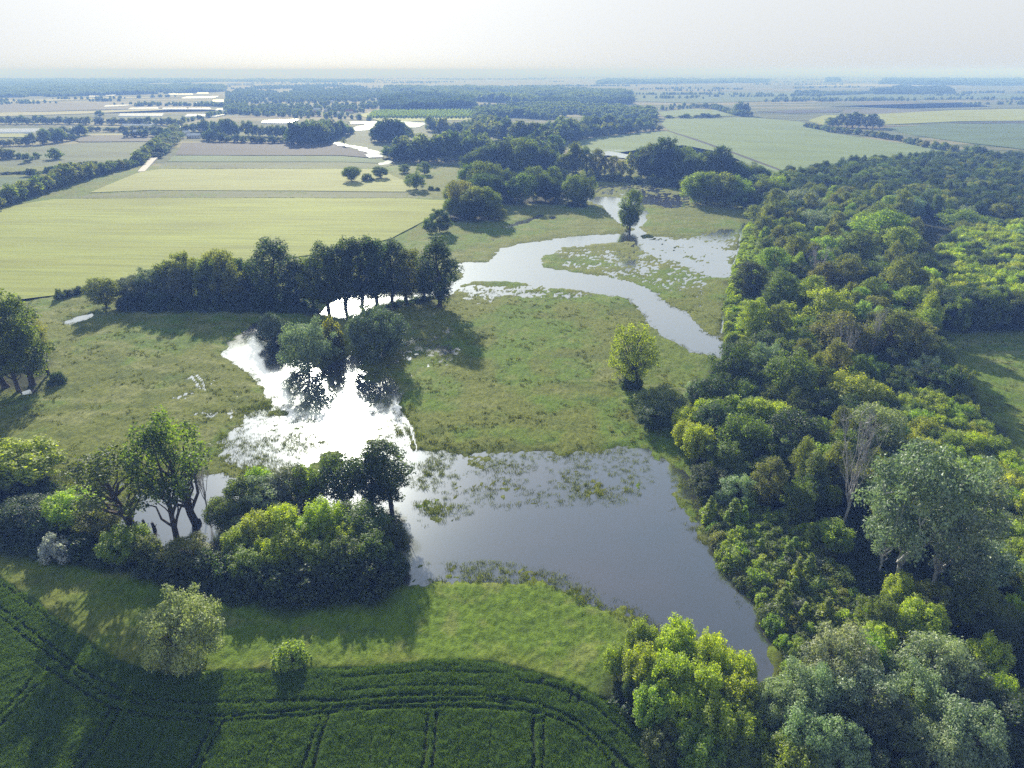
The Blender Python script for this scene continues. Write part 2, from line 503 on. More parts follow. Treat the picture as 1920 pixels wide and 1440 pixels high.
def water_mat():
    t = NT('flood_water')
    p = t.pos()
    rip = t.noise(t.mapping(p, (1.0, 1.6, 1), (0, 0, 0.26)), 1.3, 3, 0.6)
    rip2 = t.noise(p, 5.5, 2, 0.6)
    h = t.math('ADD', rip, t.math('MULTIPLY', rip2, 0.30))
    calm = t.ramp(t.noise(p, 0.035, 3), [(0.35, (0.25, 0.25, 0.25)), (0.7, (1, 1, 1))])
    silt = t.ramp(t.noise(t.mapping(p, (1, 1.3, 1)), 0.018, 4), [(0.35, (0.038, 0.044, 0.047)), (0.7, (0.070, 0.058, 0.055))])
    bm = t.n('ShaderNodeBump', i_Distance=0.05)
    t.l(t.math('MULTIPLY', calm, 0.16), bm.inputs['Strength'])
    t.l(h, bm.inputs['Height'])
    dif = t.n('ShaderNodeBsdfDiffuse')
    t.l(silt, dif.inputs['Color'])
    lobes = []
    for rough in (0.11, 0.33):                    # smooth surface and the finer wind ripple on it
        gl = t.n('ShaderNodeBsdfGlossy', i_Roughness=rough)
        gl.inputs['Color'].default_value = (0.88, 0.955, 1.0, 1)
        t.l(bm.outputs[0], gl.inputs['Normal'])
        lobes.append(gl)
    mx = t.n('ShaderNodeMixShader', i_0=0.05)
    t.l(lobes[0].outputs[0], mx.inputs[1]); t.l(lobes[1].outputs[0], mx.inputs[2])
    lw = t.n('ShaderNodeLayerWeight', i_Blend=0.5)      # mirror strength rises towards grazing view, as water's does
    refl = t.math('ADD', t.math('MULTIPLY', t.math('POWER', lw.outputs['Facing'], 1.45), 0.97), 0.03, clamp=True)
    out = t.n('ShaderNodeMixShader')
    t.l(refl, out.inputs[0]); t.l(dif.outputs[0], out.inputs[1]); t.l(mx.outputs[0], out.inputs[2])
    return t.done(out)
WM = water_mat()
wy0, wy1 = 60.0, 800.0
wv = [(-0.68 * wy0 - 70, wy0, 0), (0.68 * wy0 + 70, wy0, 0), (0.68 * wy1 + 70, wy1, 0), (-0.68 * wy1 - 70, wy1, 0)]
water = link('flood_water', mesh_np('flood_water', wv, [(0, 1, 2, 3)]))
water.data.materials.append(WM)
tag(water, 'shallow silty flood water winding through the meadow and shining towards the sun', 'water', kind='structure')

# ------------------------------------------------------------------ crop fields (standing crops: slabs above the plain)
def crop_mat(name, col, ang=0.0, var=0.22, row=0.9, stretch=14.0, col2=None, fine=0.5):
    t = NT(name)
    p = t.mapping(t.pos(), (1, 1, 1), (0, 0, ang))
    long = t.noise(t.mapping(p, (1.0 / stretch, 1.0, 1)), row * 0.22, 5, 0.6)
    patch = t.noise(t.mapping(p, (0.35, 1, 1)), 0.022, 4, 0.55)
    f = t.noise(p, 1.6, 4, 0.6)
    c2 = col2 or tuple(k * (1 - 1.7 * var) for k in col)
    c = t.ramp(patch, [(0.32, c2), (0.56, col), (0.8, tuple(min(0.9, k * (1 + var)) for k in col))])
    c = t.mix(0.52, c, t.ramp(long, [(0.36, (0.62, 0.66, 0.58)), (0.6, (1.14, 1.13, 1.1))]), 'MULTIPLY')
    c = t.mix(fine, c, t.ramp(f, [(0.3, (0.72, 0.74, 0.7)), (0.7, (1.2, 1.18, 1.15))]), 'MULTIPLY')
    pr = t.diffuse(c, t.bump(t.math('ADD', f, t.math('MULTIPLY', long, 1.5)), 0.5, 0.5), 0.9, 0.06)
    pr.inputs['Sheen Weight'].default_value = 0.05
    return t.done(pr)

def ragged(poly, step, amp, seed):
    out = []
    n = len(poly)
    for k in range(n):
        (x0, y0), (x1, y1) = poly[k], poly[(k + 1) % n]
        m = int(min(60, max(1, math.hypot(x1 - x0, y1 - y0) // step)))
        for q in range(m):
            x, y = x0 + (x1 - x0) * q / m, y0 + (y1 - y0) * q / m
            out.append((x + amp * float(fbm(x, y, step * 3, 3, seed)), y + amp * float(fbm(x, y, step * 3, 3, seed + 1))))
    return out

def slab(name, poly, top, mat, label, cat='field', bottom=-0.7):
    n = len(poly)
    bm = bmesh.new()
    vt = [bm.verts.new((x, y, top)) for x, y in poly]
    f = bm.faces.new(vt)
    if f.normal.z < 0 or sum(poly[k][0] * poly[(k + 1) % n][1] - poly[(k + 1) % n][0] * poly[k][1] for k in range(n)) < 0:
        f.normal_flip()
    vb = [bm.verts.new((x, y, bottom)) for x, y in poly]
    for k in range(n):
        bm.faces.new((vt[k], vt[(k + 1) % n], vb[(k + 1) % n], vb[k]))
    bmesh.ops.triangulate(bm, faces=[f])
    bmesh.ops.recalc_face_normals(bm, faces=bm.faces[:])
    me = bpy.data.meshes.new(name)
    bm.to_mesh(me); bm.free()
    o = link(name, me)
    me.materials.append(mat)
    tag(o, label, cat, kind='structure')
    return o

M_wheat = crop_mat('ripening_wheat', (0.275, 0.315, 0.070), 0.05, 0.14, 1.0, 16, (0.225, 0.25, 0.05))
M_wheat2 = crop_mat('pale_wheat', (0.29, 0.315, 0.11), 0.03, 0.12, 0.9, 16, (0.265, 0.28, 0.09))
M_strip = crop_mat('grey_green_strip', (0.145, 0.165, 0.075), 0.02, 0.12, 0.9, 20)
M_green = crop_mat('young_green_crop', (0.095, 0.155, 0.055), 0.1, 0.15, 0.6, 12)
M_green2 = crop_mat('pale_green_crop', (0.175, 0.240, 0.090), 0.55, 0.12, 0.7, 26, (0.145, 0.205, 0.08))
M_olive = crop_mat('olive_fallow', (0.125, 0.155, 0.065), 0.2, 0.2, 0.6, 10)
M_soil = crop_mat('ploughed_soil', (0.062, 0.062, 0.058), 0.1, 0.15, 0.9, 18)
M_straw = crop_mat('straw_field', (0.30, 0.295, 0.145), 0.0, 0.12, 0.7, 18)
M_mauve = crop_mat('fallow_soil', (0.125, 0.125, 0.095), 0.1, 0.14, 0.7, 18)

FIELDS = [
    ('wheat_field', [(-260, 470), (-60, 404), (0, 390), (60, 379), (100, 373), (280, 372), (560, 371), (770, 372), (838, 376), (836, 390), (790, 416), (735, 446), (640, 470), (420, 500), (240, 526), (165, 538),
                     (105, 552), (0, 566), (-120, 590), (-330, 600)], 0.95, M_wheat, 'big yellow green wheat field sloping up to the poplar row'),
    ('fallow_strip', [(108, 371), (285, 357.5), (560, 358.5), (770, 361), (815, 371.5), (560, 370), (280, 371)], 0.55, M_strip, 'narrow grey green strip between the two yellow wheat fields'),
    ('wheat_field', [(170, 361), (262, 322), (300, 317), (640, 316.5), (716, 317), (735, 330), (775, 345), (795, 360), (560, 357.6), (285, 356.6)], 0.9, M_wheat2, 'pale yellow wheat field beyond the grey green strip'),
    ('crop_field', [(290, 316), (312, 304), (640, 304), (740, 308), (718, 316), (640, 315.5)], 0.6, M_olive, 'narrow olive field beside the road end of the hedge'),
    ('crop_field', [(312, 303), (328, 291.5), (640, 292), (716, 299), (735, 307), (640, 303.2)], 0.6, M_green, 'green crop strip in front of the dark ploughed field'),
    ('ploughed_field', [(328, 290.5), (342, 268), (480, 266), (620, 268), (694, 287), (712, 297), (640, 291)], 0.2, M_soil, 'dark ploughed field in front of the farm trees'),
    ('crop_field', [(-120, 352), (0, 350), (60, 350), (100, 346), (150, 330), (40, 331), (-120, 333)], 0.6, M_green, 'green field corner behind the hedge near the left edge'),
    ('stubble_field', [(-120, 356), (-10, 357), (40, 354), (62, 351), (0, 351), (-120, 353)], 0.4, M_straw, 'thin strip of straw stubble behind the hedge'),
    ('crop_field', [(-150, 322), (0, 319), (120, 317), (240, 305), (262, 290), (280, 266), (170, 267), (60, 276), (-150, 284)], 0.45, M_olive, 'grey green pasture with scattered round trees west of the road'),
    ('fallow_field', [(150, 265.5), (282, 265), (290, 250), (180, 253), (130, 261)], 0.4, M_mauve, 'mauve fallow field behind the grey green pasture'),
    ('stubble_field', [(-60, 257), (45, 257), (60, 252), (40, 250), (-60, 251)], 0.5, M_wheat2, 'yellow field in front of the largest white tunnel row'),
    ('stubble_field', [(155, 254), (232, 253.5), (236, 250.5), (175, 250.5)], 0.5, M_straw, 'small straw yellow field among hedges by the road'),
    ('stubble_field', [(-200, 219), (0, 218), (160, 213), (330, 205), (470, 207), (330, 203), (170, 208), (-200, 214)], 0.5, M_straw, 'long pale stubble strip among the white tunnels'),
    ('fallow_field', [(-200, 213), (0, 211), (170, 206), (330, 202), (470, 198), (330, 190), (-200, 199)], 0.5, M_mauve, 'long mauve fallow field behind the pale stubble strip'),
    ('stubble_field', [(-200, 195), (0, 194), (120, 188), (240, 184), (340, 183), (215, 182), (60, 187), (-200, 191)], 0.5, M_straw, 'pale stubble band below the far dark wood'),
    ('crop_field', [(1068, 268), (1110, 258), (1238, 246), (1258, 246), (1240, 232), (1250, 222), (1410, 220), (1500, 228), (1560, 250), (1690, 268), (1960, 306), (1960, 320), (1800, 300), (1700, 297), (1600, 304),
                    (1480, 326), (1430, 318), (1350, 285), (1280, 272), (1200, 280), (1120, 292)], 0.7, M_green2, 'huge pale green field beyond the river trees'),
    ('crop_field', [(1245, 219.5), (1380, 217), (1340, 206), (1290, 204), (1235, 210)], 0.6, M_green2, 'small pale green field behind the row of young trees'),
    ('stubble_field', [(1515, 226), (1545, 216), (1640, 214), (1790, 206), (1960, 203), (1960, 226), (1800, 227), (1650, 234), (1545, 233)], 0.5, M_wheat, 'yellow field beyond the clump of tall trees'),
    ('crop_field', [(1655, 240), (1760, 232), (1960, 231), (1960, 284), (1820, 268), (1720, 254)], 0.5, M_green, 'deep green field right of the clump of tall trees'),
    ('ploughed_field', [(1780, 229.5), (1960, 226.8), (1960, 230.5), (1800, 230.8)], 0.2, M_soil, 'thin ploughed strip along the deep green field'),
    ('fallow_field', [(1600, 192), (1680, 190), (1790, 198), (1800, 201), (1690, 203), (1650, 200)], 0.3, M_mauve, 'mauve fallow patch on the far right plain'),
    ('ploughed_field', [(1420, 209), (1500, 206), (1580, 206.5), (1570, 210.5), (1480, 212)], 0.2, M_soil, 'dark narrow ploughed strip behind the big pale green field'),
    ('fallow_field', [(1580, 206), (1700, 204), (1790, 212), (1640, 213.5), (1585, 213)], 0.3, M_mauve, 'mauve fallow strip behind the clump of tall trees'),
    ('crop_field', [(1180, 189), (1300, 193), (1480, 188), (1960, 184), (1960, 176), (1500, 174), (1180, 171)], 0.5, M_green, 'broad dim green field across the right of the plain'),
    ('stubble_field', [(1500, 161), (1570, 157), (1700, 158), (1730, 161), (1600, 162.5)], 0.5, M_straw, 'pale sandy field far out on the right plain'),
    ('stubble_field', [(1560, 199), (1640, 205), (1760, 206), (1960, 201), (1960, 189), (1800, 192), (1860, 200), (1700, 204)], 0.4, M_olive, 'olive field behind the yellow field on the right'),
    ('orchard_ground', [(668, 216), (700, 209), (890, 207), (892, 224), (830, 226), (720, 228)], 0.2, M_wheat, 'pale green plantation ground in front of the square wood'),
]
for nm, px, top, mat, lab in FIELDS:
    slab(nm, ragged(P(px, top), 14, 1.6, 401), top, mat, lab)

# far flood water, seen as bright slivers between the trees
FAR_WATER = [
    [(612, 265), (640, 269), (690, 279), (718, 287), (714, 291), (690, 287), (668, 280), (640, 273), (616, 268)],
    [(680, 291), (700, 288), (722, 290), (716, 296), (690, 296)],
    [(655, 229), (700, 228), (760, 228), (800, 231), (782, 240), (760, 240), (740, 236), (690, 244), (664, 246), (668, 238), (690, 233), (660, 233)],
    [(714, 305), (724, 301), (738, 304), (728, 310), (716, 311)],
    [(1108, 287), (1140, 284), (1190, 292), (1200, 297), (1170, 298), (1140, 292), (1112, 290)],
    [(1112, 279), (1140, 281), (1180, 284), (1150, 283)],
]
WMF = WM
for k, w in enumerate(FAR_WATER):
    poly = ragged(P(w, 0.15), 5, 4.5, 402)
    o = slab('flood_water', poly, 0.75, WMF, 'sliver of bright flood water among the far river trees', 'water')
slab('flooded_verge', P([(560, 290), (600, 258), (660, 240), (800, 228), (830, 250), (720, 300), (800, 345), (760, 350), (720, 318)], 0.15), 0.05, M_olive, 'wet grass verge around the far flood water', 'verge')

def road_sheet():
    t = NT('pale_gravel')
    f = t.noise(t.pos(), 0.8, 5)
    return t.done(t.diffuse(t.ramp(f, [(0.3, (0.30, 0.29, 0.28)), (0.7, (0.46, 0.44, 0.42))]), t.bump(f, 0.2, 0.05), 0.8))
slab('road', P([(258, 323), (272, 322), (300, 291), (322, 266), (336, 250), (342, 236), (336, 236), (328, 250), (312, 266), (286, 291)], 0.5), 1.15, road_sheet(), 'pale gravel road running between two rows of trees', 'road')
slab('track', P([(1252, 246), (1300, 262), (1380, 290), (1478, 326), (1484, 325), (1384, 288), (1304, 260), (1258, 246)], 0.7), 0.76, M_soil, 'thin dark farm track crossing the pale green field', 'track')
slab('canal_bank', P([(1180, 379), (1290, 385), (1360, 388), (1410, 398), (1410, 401), (1360, 392), (1290, 388.5), (1180, 382)]), 0.5, M_soil, 'narrow dark ditch bank crossing the far meadow', 'bank') if False else None

# ------------------------------------------------------------------ near barley field with tramlines
TRAM = [
    [(-60, 1092), (0, 1143), (50, 1180), (100, 1217), (147, 1257), (190, 1280), (240, 1300), (300, 1318), (367, 1325), (433, 1323), (533, 1320), (640, 1318), (740, 1310), (807, 1308), (907, 1310), (973, 1318), (1013, 1328), (1047, 1343), (1083, 1360), (1112, 1382), (1150, 1412), (1178, 1440), (1200, 1470)],
    [(-60, 1108), (0, 1160), (50, 1200), (100, 1237), (150, 1275), (193, 1303), (240, 1318), (333, 1337), (417, 1348), (500, 1343), (640, 1330), (740, 1322), (807, 1320), (907, 1318), (960, 1326)],
    [(67, 1243), (133, 1287), (207, 1330), (300, 1352), (410, 1358), (560, 1350), (640, 1338), (740, 1332), (873, 1330), (973, 1337), (1013, 1343), (1057, 1360), (1090, 1383), (1123, 1410), (1147, 1440), (1170, 1480)],
    [(1017, 1330), (1073, 1353), (1107, 1378), (1140, 1405), (1168, 1440), (1190, 1470)],
    [(-60, 1040), (0, 1092), (33, 1120), (67, 1147), (100, 1167)],
    [(213, 1332), (180, 1387), (143, 1440), (120, 1480)], [(231, 1335), (200, 1387), (160, 1440), (138, 1480)],
    [(403, 1358), (377, 1403), (360, 1440), (345, 1480)], [(422, 1356), (397, 1400), (377, 1440), (362, 1480)],
    [(603, 1352), (587, 1400), (573, 1440), (562, 1480)], [(617, 1350), (600, 1410), (592, 1440), (582, 1480)],
    [(63, 1280), (0, 1350), (-40, 1400)], [(70, 1292), (0, 1370), (-40, 1420)],
    [(970, 1283), (1023, 1290), (1073, 1307), (1123, 1337), (1160, 1367), (1200, 1403), (1227, 1440), (1240, 1480)],
    [(802, 1345), (798, 1390), (793, 1440), (790, 1480)], [(818, 1343), (814, 1390), (810, 1440), (808, 1480)],
    [(1000, 1350), (1001, 1390), (1002, 1440), (1003, 1480)], [(1020, 1352), (1019, 1390), (1018, 1440), (1018, 1480)],
    [(1078, 1277), (1070, 1305), (1064, 1325)], [(1093, 1280), (1088, 1302), (1082, 1326)], [(1010, 1288), (1022, 1265), (1028, 1256)],
]
THIN = [[(660, 1385), (655, 1440)], [(700, 1390), (696, 1440)], [(735, 1385), (732, 1440)], [(520, 1390), (505, 1440)], [(480, 1400), (462, 1440)], [(860, 1370), (858, 1440)], [(920, 1370), (920, 1440)],
        [(985, 1290), (988, 1310)], [(1090, 1395), (1110, 1440)], [(270, 1390), (240, 1440)], [(90, 1380), (50, 1440)], [(310, 1372), (280, 1440)], [(1150, 1388), (1180, 1430)], [(640, 1300), (760, 1292), (900, 1290)], [(640, 1275), (800, 1265), (940, 1268)]]
bx = np.arange(-165, 42, 0.30); by = np.arange(58, 142, 0.26)
BX, BY = np.meshgrid(bx, by)
b_x, b_y = BX.ravel(), BY.ravel()
sd = sdist(b_x, b_y, BAR) + fbm(b_x, b_y, 5, 3, 71) * 0.8
top = 0.95 + 0.16 * fbm(b_x, b_y, 24, 3, 72) + 0.12 * fbm(b_x, b_y, 3.4, 3, 73) + 0.13 * fbm(b_x, b_y, 0.9, 2, 74)
hh = top * (1 - sstep(-1.1, 0.5, sd)) - 0.7 * sstep(0.2, 1.6, sd)
wobx = 0.35 * fbm(b_x, b_y, 9, 2, 75)
wear = np.zeros(b_x.shape)
for ln in TRAM:
    wear = np.maximum(wear, 1 - sstep(0.12, 0.50, dist_line(b_x + wobx, b_y, P(ln)) + 0.10 * fbm(b_x, b_y, 1.3, 2, 76)))
for ln in THIN:
    wear = np.maximum(wear, 0.5 * (1 - sstep(0.05, 0.4, dist_line(b_x + wobx, b_y, P(ln)))))
hh = hh - 0.72 * wear * (hh > 0.3)
nby, nbx = BX.shape
i, j = np.meshgrid(np.arange(nby - 1), np.arange(nbx - 1), indexing='ij')
q = (i * nbx + j).ravel()
F = np.c_[q, q + 1, q + nbx + 1, q + nbx]
F = F[(sd[F] < 1.4).any(1)]
used = np.unique(F); remap = np.zeros(len(b_x), np.int64); remap[used] = np.arange(len(used))
bme = mesh_np('barley_field', np.c_[b_x, b_y, hh][used], remap[F], True)
at_w = bme.attributes.new('wear', 'FLOAT', 'POINT'); at_w.data.foreach_set('value', wear[used].astype(np.float32))
def barley_mat():
    t = NT('green_barley')
    p = t.pos()
    rows_ = t.noise(t.mapping(p, (1.0, 0.10, 1), (0, 0, 0.03)), 3.2, 3, 0.6)
    patch = t.noise(t.mapping(p, (0.5, 1.2, 1)), 0.10, 5, 0.6)
    f = t.noise(p, 3.0, 4, 0.65)
    c = t.ramp(patch, [(0.30, (0.030, 0.060, 0.010)), (0.5, (0.052, 0.098, 0.014)), (0.66, (0.074, 0.126, 0.017)), (0.80, (0.125, 0.150, 0.022))])
    c = t.mix(0.7, c, t.ramp(f, [(0.28, (0.40, 0.44, 0.40)), (0.5, (0.95, 0.97, 0.95)), (0.74, (1.6, 1.55, 1.4))]), 'MULTIPLY')
    c = t.mix(0.5, c, t.ramp(rows_, [(0.35, (0.6, 0.62, 0.6)), (0.62, (1.2, 1.2, 1.15))]), 'MULTIPLY')
    w = t.n('ShaderNodeAttribute', attribute_name='wear').outputs['Fac']
    c = t.mix(t.math('MULTIPLY', w, 0.75), c, (0.020, 0.024, 0.014))
    pr = t.diffuse(c, t.bump(t.math('ADD', f, rows_), 0.85, 0.35), 0.9, 0.05)
    return t.done(pr)
bar = link('barley_field', bme)
bme.materials.append(barley_mat())
tag(bar, 'dark green barley field with curving tractor tramlines in front of the meadow', 'field', kind='structure')

# ------------------------------------------------------------------ plant materials
def leaf_mat(name, gloss=0.045, trans=0.56, yellow=(1.68, 1.80, 0.40), mixed=None):
    """Leaf colour comes from each plant's own colour, varied leaf by leaf."""
    t = NT(name)
    oi = t.n('ShaderNodeObjectInfo')
    own = oi.outputs['Color']
    if mixed:                      # many kinds in one mass: the colour goes by the single crown
        nd = t.n('ShaderNodeValToRGB'); nd.color_ramp.interpolation = 'CONSTANT'
        e = nd.color_ramp.elements
        while len(e) < len(mixed):
            e.new(0.5)
        for i, c in enumerate(mixed):
            e[i].position = i / len(mixed); e[i].color = tuple(c) + (1,)
        t.l(oi.outputs['Random'], nd.inputs['Fac'])
        own = nd.outputs['Color']
    tint = t.n('ShaderNodeAttribute', attribute_name='tint').outputs['Fac']
    k = t.ramp(tint, [(0.0, (0.42, 0.44, 0.42)), (0.5, (1, 1, 1)), (1.0, (1.75, 1.58, 1.2))])
    c = t.mix(1.0, own, k, 'MULTIPLY')
    d = t.n('ShaderNodeBsdfDiffuse')
    t.l(c, d.inputs['Color'])
    tr = t.n('ShaderNodeBsdfTranslucent')
    t.l(t.mix(1.0, c, yellow, 'MULTIPLY'), tr.inputs['Color'])
    m1 = t.n('ShaderNodeMixShader', i_0=trans)
    t.l(d.outputs[0], m1.inputs[1]); t.l(tr.outputs[0], m1.inputs[2])
    g = t.n('ShaderNodeBsdfGlossy', i_Roughness=0.55)
    g.inputs['Color'].default_value = (0.8, 0.85, 0.85, 1)
    m2 = t.n('ShaderNodeMixShader', i_0=gloss)
    t.l(m1.outputs[0], m2.inputs[1]); t.l(g.outputs[0], m2.inputs[2])
    return t.done(m2)
M_LEAF = leaf_mat('leaves')
M_SILVER = leaf_mat('silvery_leaves', 0.07, 0.36, (1.28, 1.45, 0.80))

def bark_mat(name, a, b, scale=2.5):
    t = NT(name)
    f = t.noise(t.mapping(t.n('ShaderNodeTexCoord').outputs['Object'], (1, 1, 0.25)), scale, 5, 0.6)
    return t.done(t.diffuse(t.ramp(f, [(0.35, a), (0.65, b)]), t.bump(f, 0.5, 0.05), 0.9))
M_BARK = bark_mat('dark_bark', (0.045, 0.038, 0.030), (0.11, 0.095, 0.08))
M_WHITE_BARK = bark_mat('pale_bark', (0.30, 0.30, 0.28), (0.62, 0.62, 0.60))
M_DEAD = bark_mat('bare_grey_wood', (0.24, 0.235, 0.235), (0.46, 0.45, 0.45))

# ------------------------------------------------------------------ plant geometry
class Wood:
    def __init__(self):
        self.v, self.f, self.k = [], [], 0
    def tube(self, pts, r0, r1, n=6):
        pts = np.asarray(pts, float)
        m = len(pts)
        rad = np.linspace(r0, r1, m)
        a = np.linspace(0, 2 * np.pi, n, endpoint=False)
        for i in range(m):
            d = pts[min(i + 1, m - 1)] - pts[max(i - 1, 0)]
            d = d / (np.linalg.norm(d) + 1e-9)
            e = np.cross(d, [0.3, 0.9, 0.1] if abs(d[2]) > 0.8 else [0, 0, 1.0]); e /= np.linalg.norm(e)
            g = np.cross(d, e)
            self.v.append(pts[i] + rad[i] * (np.cos(a)[:, None] * e + np.sin(a)[:, None] * g))
        for i in range(m - 1):
            for q in range(n):
                self.f.append((self.k + i * n + q, self.k + i * n + (q + 1) % n, self.k + (i + 1) * n + (q + 1) % n, self.k + (i + 1) * n + q))
        self.k += m * n
    def mesh(self, name, mat):
        me = mesh_np(name, np.concatenate(self.v), np.array(self.f), True)
        me.materials.append(mat)
        return me

def bend(p0, p1, rng, wig=0.08, n=5, sag=0.0):
    p0, p1 = np.asarray(p0, float), np.asarray(p1, float)
    L = np.linalg.norm(p1 - p0)
    t = np.linspace(0, 1, n)[:, None]
    p = p0 + (p1 - p0) * t
    p[1:-1] += rng.normal(0, wig * L, (n - 2, 3))
    p[:, 2] += (sag * L * 4 * t * (1 - t))[:, 0]
    return p

def leaf_mesh(name, cl, n_leaves, size, rng, mat, up=0.45, rand=0.75, fill=0.5, long=1.35, hang=0.0):
    """cl: rows of (x, y, z, radius, z stretch). Leaf sprays spread through the shell of every clump."""
    cl = np.asarray(cl, float)
    w = cl[:, 3] ** 2 * np.sqrt(cl[:, 4])
    cnt = np.maximum(8, (n_leaves * w / w.sum()).astype(int))
    idx = np.repeat(np.arange(len(cl)), cnt)
    N = len(idx)
    d = rng.normal(size=(N, 3)); d /= np.linalg.norm(d, axis=1)[:, None]
    rr = fill + (1 - fill) * np.sqrt(rng.random(N))
    rr *= 1 + 0.22 * rng.normal(size=N).clip(-1.5, 1.8)
    st = np.c_[np.ones(N), np.ones(N), cl[idx, 4]]
    p = cl[idx, :3] + d * st * (cl[idx, 3] * rr)[:, None]
    keep = np.ones(N, bool)
    for k in range(len(cl)):        # leaves shaded out inside a neighbouring clump
        q = (p - cl[k, :3]) / np.array([1, 1, cl[k, 4]])
        keep &= ~(((q ** 2).sum(1) < (0.62 * cl[k, 3]) ** 2) & (idx != k) & (rng.random(N) < 0.85))
    keep &= p[:, 2] > 0.05
    p, d, idx = p[keep], d[keep], idx[keep]
    N = len(p)
    nn = d * 0.7 + np.array([0, 0, up]) + rng.normal(0, rand, (N, 3)) * 0.75
    nn /= np.linalg.norm(nn, axis=1)[:, None]
    ref = rng.normal(size=(N, 3)) * (1 - hang) + np.array([0, 0, -1.0]) * hang * 2
    tx = ref - (ref * nn).sum(1)[:, None] * nn
    tx /= np.linalg.norm(tx, axis=1)[:, None] + 1e-9
    ty = np.cross(nn, tx)
    s = size * (0.55 + 0.9 * rng.random(N))
    a, b = (tx.T * s * long).T * 0.5, (ty.T * s).T * 0.5
    bow = nn * (s * 0.16)[:, None]
    V = np.stack([p - a, p - b * 0.9 + bow, p + a, p + b * 0.9 + bow], 1).reshape(-1, 3)
    F = np.arange(4 * N).reshape(N, 4)
    me = mesh_np(name, V, F)
    ct = rng.random(len(cl))
    tint = np.clip(0.5 + (ct[idx] - 0.5) * 0.45 + rng.normal(0, 0.17, N), 0, 1)
    at_ = me.attributes.new('tint', 'FLOAT', 'FACE')
    at_.data.foreach_set('value', tint.astype(np.float32))
    me.materials.append(mat)
    return me

def fib(n, rng, jit=0.25):
    i = np.arange(n) + 0.5
    ph = np.arccos(1 - 2 * i / n); th = np.pi * (1 + 5 ** 0.5) * i
    d = np.c_[np.cos(th) * np.sin(ph), np.sin(th) * np.sin(ph), np.cos(ph)]
    d += rng.normal(0, jit, d.shape)
    return d / np.linalg.norm(d, axis=1)[:, None]

PROTO = {}
def proto(kind, H, W, crown, trunk, limbs=()):
    if crown is not None:            # true size of the grown crown
        co = np.empty(len(crown.vertices) * 3, np.float32); crown.vertices.foreach_get('co', co); co = co.reshape(-1, 3)
        lo_, hi_ = np.percentile(co, 1.5, axis=0), np.percentile(co, 98.5, axis=0)
        H, W = float(np.percentile(co[:, 2], 99.6)), float((hi_ - lo_)[:2].mean())
    PROTO.setdefault(kind, []).append(dict(H=H, W=W, crown=crown, trunk=trunk, limbs=list(limbs)))

def make_poplar(seed, leaves=12500, size=0.40, opn=False, H=30.0, W=11.0):
    rng = np.random.default_rng(seed)
    tw = Wood()
    lean = rng.normal(0, 0.6, 2) * (3.0 if opn else 1)
    top = np.array([lean[0], lean[1], H * 0.93])
    spine = bend((0, 0, -0.5), top, rng, 0.012, 7)
    tw.tube(spine, 0.62, 0.06, 7)
    tw.tube([(0, 0, -0.6), (0, 0, 0.9)], 0.72 if opn else 1.0, 0.58, 7)
    cl, limbs = [], []
    n = 26 if opn else 36
    lo = 0.40 if opn else 0.16
    for k in range(n):
        t = lo + (0.95 - lo) * (k + rng.random()) / n
        ang = k * 2.4 + rng.normal(0, 0.4)
        shp = math.sin(math.pi * min(1, max(0.04, (t - lo * 0.55) / (1.02 - lo * 0.55))) ** 1.05) ** 0.65
        rad = W * 0.5 * shp * rng.uniform(0.55, 1.0)
        c = np.array([math.cos(ang) * rad, math.sin(ang) * rad, t * H]) + np.r_[lean, 0] * t
        if opn and rng.random() < 0.12:
            continue
        r = W * rng.uniform(0.11, 0.19) * (0.72 if opn else 1)
        cl.append((*c, r, rng.uniform(1.1, 1.7)))
        if rng.random() < 0.6:
            cl.append((*(c * [0.6, 0.6, 1] + [0, 0, r * 1.3]), r * 0.8, 1.3))
        if t < 0.85:
            z0 = max(H * 0.10, c[2] - rad * rng.uniform(1.4, 2.2))
            s0 = np.array([np.interp(z0, spine[:, 2], spine[:, 0]), np.interp(z0, spine[:, 2], spine[:, 1]), z0])
            pts = bend(s0, c, rng, 0.05, 4, -0.04)
            if opn and k % 4 == 0:
                lw = Wood(); lw.tube(pts, 0.30, 0.06, 5); limbs.append(lw)
            else:
                tw.tube(pts, 0.20, 0.04, 4)
    for k in range(4):
        cl.append((lean[0] * 0.95 + rng.normal(0, W * 0.06), lean[1] * 0.95 + rng.normal(0, W * 0.06), H * rng.uniform(0.84, 0.95), W * 0.11, 1.6))
    nm = 'open_poplar' if opn else 'poplar'
    proto(nm, H, W, leaf_mesh(nm + '_crown', cl, leaves, size, rng, M_LEAF, up=0.3, fill=0.45), tw.mesh(nm + '_trunk', M_BARK), [l.mesh(nm + '_limb', M_BARK) for l in limbs])

def dome_clumps(rng, H, W, z0, n, rmin, rmax, flat=0.9, egg=0.0, lump=0.12):
    cl = []
    cz, hz = (z0 + H) / 2, (H - z0) / 2
    for d in fib(n, rng):
        r = W * rng.uniform(rmin, rmax)
        k = 1 + rng.normal(0, lump)
        sh = 1 - egg * d[2]
        c = np.array([d[0] * (W / 2 - r * 0.75) * k * sh, d[1] * (W / 2 - r * 0.75) * k * sh, cz + d[2] * (hz - r * 0.6) * k])
        if c[2] < z0 * 0.6:
            continue
        cl.append((*c, r, flat * rng.uniform(0.85, 1.25)))
    return cl

def limbs_to(cl, tw, rng, spine, r, frac=0.7):
    for c in cl:
        if rng.random() > frac:
            continue
        z0 = rng.uniform(0.25, 0.75) * c[2]
        s0 = np.array([np.interp(z0, spine[:, 2], spine[:, 0]), np.interp(z0, spine[:, 2], spine[:, 1]), z0])
        tw.tube(bend(s0, c[:3], rng, 0.05, 4, -0.03), r, 0.03, 4)

